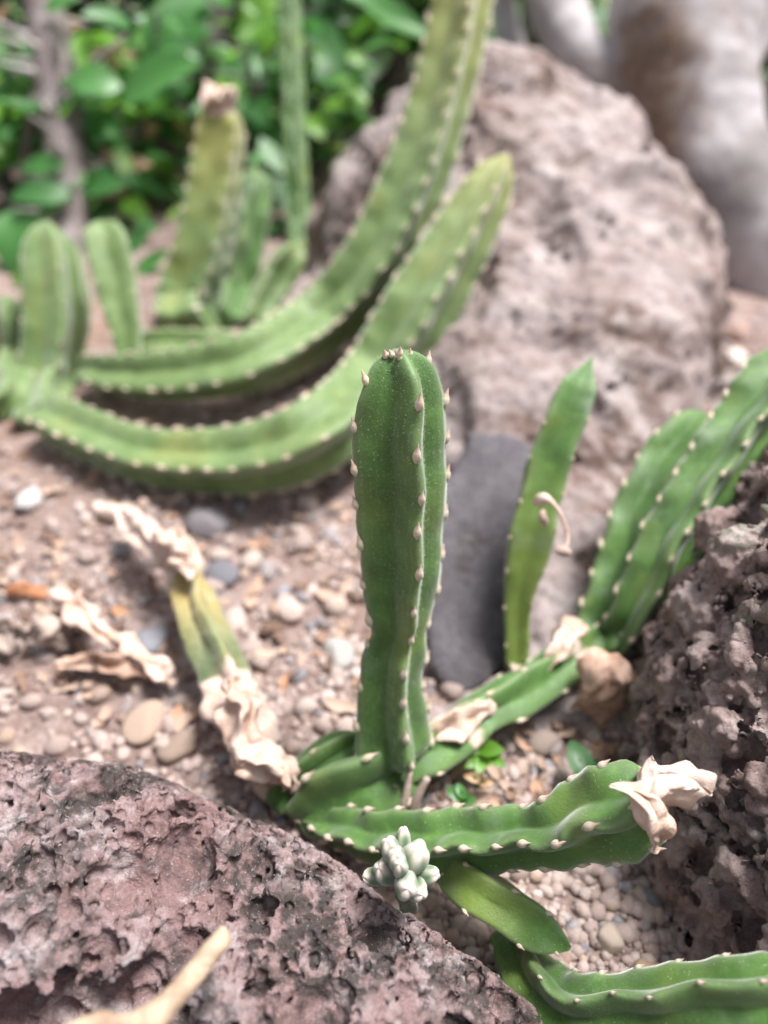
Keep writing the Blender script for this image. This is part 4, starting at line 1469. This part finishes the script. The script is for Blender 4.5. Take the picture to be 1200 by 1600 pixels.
for i, pts in enumerate(([(590, 1290, 0.004), (605, 1255, 0.010), (618, 1225, 0.014)], [(640, 1290, 0.004), (650, 1250, 0.012), (668, 1215, 0.018)], [(615, 1285, 0.004), (632, 1250, 0.012), (640, 1205, 0.018)])):
    o = link('dry_stalk', tube_mesh('dry_stalk', [at(*p) for p in pts], [0.0016, 0.0013, 0.0009], 8, 6), M['straw'])
    tag(o, 'thin grey brown dry stalk standing between the joint and the outstretched stem', 'dry stalk', 'dry stalks between the green stems')

# seedlings


def seedling(label, px, py, leaves, mk):
    b = at(px, py, 0.002)
    t = thing('seedling', label, 'seedling', tuple(b))
    for (x, y, w, z) in leaves:
        p = at(x, y, z)
        stalk(t, [b, b.lerp(p, 0.6) + Vector((0, 0, 0.002)), p], [0.0004, 0.0003, 0.0003], 'leaf', 'stalk')
        ln = w / F * depth_of(p)
        d = Vector((p.x - b.x + 1e-4, p.y - b.y, 0.0005))
        d.normalize()
        leaf(t, p - d * ln * 0.5, d, ln, mk, face=(0, -0.4, 1), var=2)
    return t


seedling('tiny yellowish green seedling under the creeping stem', 755, 1195, [(735, 1165, 44, .010), (765, 1170, 44, .011), (752, 1192, 40, .008), (775, 1188, 34, .009), (740, 1190, 34, .008)], 'leaf_lime')
seedling('tiny green seedling next to the dry stalks', 722, 1260, [(712, 1240, 34, .007), (730, 1250, 30, .006), (720, 1236, 26, .008)], 'leaf')
seedling('rust tinged seedling between the two green seedlings', 750, 1232, [(738, 1215, 26, .007), (758, 1222, 26, .006)], 'leaf_dry')
seedling('narrow grey green seedling leaves beside the brown rock', 905, 1225, [(905, 1185, 66, .010), (920, 1200, 40, .008)], 'leaf_deep')


# ------------------------------------------------------------------ stones, pebbles, gravel
def stone_mesh(name, seed, sub=2, smooth=True):
    bm = bmesh.new()
    bmesh.ops.create_icosphere(bm, subdivisions=sub, radius=1.0)
    me = bpy.data.meshes.new(name)
    bm.to_mesh(me)
    bm.free()
    V = np.array([v.co for v in me.vertices])
    r2 = np.random.default_rng(seed)
    for _ in range(7):                          # worn facets
        n = r2.normal(size=3)
        n /= np.linalg.norm(n)
        h = r2.uniform(0.55, 0.9)
        d = V @ n - h
        V = V - np.where(d > 0, d * 0.85, 0)[:, None] * n
    V = V * (1 + 0.12 * fbm(V, 0.9, 3, seed))[:, None]
    V *= np.array([1.0, r2.uniform(.7, .95), r2.uniform(.5, .75)])
    me.vertices.foreach_set('co', V.astype(np.float32).ravel())
    me.polygons.foreach_set('use_smooth', np.full(len(me.polygons), smooth, bool))
    me.update()
    return me


def covered(x, y):
    X, Y = np.array([x]), np.array([y])
    return front_h(X, Y)[0] > -0.005 or right_h(X, Y)[0] > 0.0 or rear_h(X, Y)[0] > 0.004


def solid(name, rgb, rough=0.8):
    t = NT(name)
    n = t.noise(300, 5, 0.65)
    t.bump(t.noise(900, 4, 0.6), 0.4, 0.0008)
    return t.done(t.mix(t.mask(n, 0.3, 0.7), tuple(c * 0.75 for c in rgb), tuple(min(1, c * 1.2) for c in rgb)), rough)


BIG = [(M_i, l, px, py, w, rgb) for M_i, (l, px, py, w, rgb) in enumerate([
    ('blue grey flat stone beside the tan curled leaf', 228, 985, 62, (0.22, 0.22, 0.25)),
    ('dark grey rounded stone beside the yellowed stem', 345, 878, 62, (0.15, 0.145, 0.165)),
    ('pale grey oval stone in the gravel', 528, 1000, 62, (0.38, 0.36, 0.34)),
    ('pale pinkish stone in the gravel near the arching stem', 448, 930, 58, (0.52, 0.40, 0.36)),
    ('whitish stone lying under the start of the arching stem', 40, 770, 56, (0.52, 0.49, 0.48)),
    ('tan rounded stone behind the mauve volcanic rock', 222, 1112, 76, (0.38, 0.28, 0.22)),
    ('brown stone partly hidden by the mauve volcanic rock', 272, 1150, 66, (0.28, 0.205, 0.165)),
    ('pink stone touching the yellowed stem', 362, 948, 50, (0.50, 0.38, 0.34)),
    ('dark slate coloured stone behind the small curled fragment', 322, 800, 70, (0.18, 0.165, 0.175)),
    ('cream stone behind the outstretched stem', 728, 1275, 62, (0.50, 0.42, 0.36)),
    ('brown stone below the folded tan leaf', 858, 1140, 60, (0.27, 0.21, 0.18)),
    ('light tan stone at the lichened foot of the brown rock', 960, 1455, 52, (0.42, 0.34, 0.28)),
    ('orange brown stone above the lying stem', 1020, 1522, 62, (0.40, 0.28, 0.20)),
    ('pale pebble glinting at the tree foot', 1150, 560, 46, (0.58, 0.50, 0.45)),
    ('reddish pebble in the crevice at the tree foot', 1150, 520, 44, (0.40, 0.27, 0.23))])]
for i, l, px, py, w, rgb in BIG:
    p = at(px, py, 0.006 if py > 600 else 0.02)
    r = w / 2 / F * depth_of(p)
    me = stone_mesh('stone', 200 + i, 3)
    o = link('stone', me, solid('stone_%d' % i, rgb))
    zz = gz(p.x, p.y) + r * 0.28 if py > 600 else p.z
    o.matrix_basis = Matrix.Translation((p.x, p.y, zz)) @ Matrix.Rotation(random.uniform(0, 6.28), 4, 'Z') @ Matrix.Diagonal((r * 1.08, r * 1.08, r * 0.95, 1))
    tag(o, l, 'stone')

PEB = []
for i in range(10):
    me = stone_mesh('pebble', 300 + i, 2)
    me.materials.append(M['pebble'])
    PEB.append(me)
placed = []
tries = 0
while len(placed) < 295 and tries < 20000:
    tries += 1
    px, py = random.uniform(0, 1120), random.choice([random.uniform(760, 1560), random.uniform(820, 1250)])
    if px < 330 and random.random() < 0.55:
        continue
    p = at(px, py, 0.001)
    if covered(p.x, p.y):
        continue
    d = depth_of(p)
    r = random.choice([random.uniform(10, 17), random.uniform(14, 25)]) / F * d
    if any((p.x - q[0]) ** 2 + (p.y - q[1]) ** 2 < ((r + q[2]) * 0.78) ** 2 for q in placed):
        continue
    placed.append((p.x, p.y, r))
    o = link('pebble', random.choice(PEB), None, ground)
    o.matrix_basis = Matrix.Translation((p.x, p.y, gz(p.x, p.y) + r * 0.22)) @ Matrix.Rotation(random.uniform(0, 6.28), 4, 'Z') @ Matrix.Rotation(random.uniform(-.3, .3), 4, 'X') @ Matrix.Diagonal((r, r, r, 1))

# fine gravel: uncountable, one mesh
protoV, protoF = [], None
for i in range(8):
    me = stone_mesh('gravel_proto', 400 + i, 1)
    protoV.append(np.array([v.co for v in me.vertices]))
    protoF = np.array([list(p.vertices) for p in me.polygons])
    bpy.data.meshes.remove(me)
NG = 15000
px = rng.uniform(-80, 1200, NG)
py = 1600 - (rng.random(NG) ** 1.15) * 1120
v = (800 - py) / F
d = CAM_H / (SP - v * CP)
X, Y = (px - 600) / F * d, d * (CP + v * SP)
keep = (front_h(X, Y) < -0.001) & (right_h(X, Y) < 0.001) & (rear_h(X, Y) < 0.003)
patch = fbm(np.stack([X, Y, 0 * X], 1), 0.05, 3, 501)
keep &= rng.random(NG) < np.clip(0.85 + 0.9 * patch - 0.55 * np.clip((-X - 0.02) / 0.08, 0, 1), 0.12, 1)
X, Y, d = X[keep], Y[keep], d[keep]
rad = np.where(rng.random(len(X)) < 0.3, rng.uniform(0.0018, 0.0034, len(X)), rng.uniform(0.0008, 0.0020, len(X)))
Zg = ground_z(X, Y)
VV, FF, off = [], [], 0
for i in range(len(X)):
    a = rng.uniform(0, 6.283)
    ca, sa = math.cos(a), math.sin(a)
    P = protoV[i % 8] * rad[i]
    VV.append(np.stack([P[:, 0] * ca - P[:, 1] * sa + X[i], P[:, 0] * sa + P[:, 1] * ca + Y[i], P[:, 2] + Zg[i] + rad[i] * 0.2], 1))
    FF.append(protoF + off)
    off += len(P)
o = link('gravel', fast_mesh('gravel', np.vstack(VV), np.vstack(FF)), M['gravel'])
o.parent = ground
o['kind'] = 'stuff'
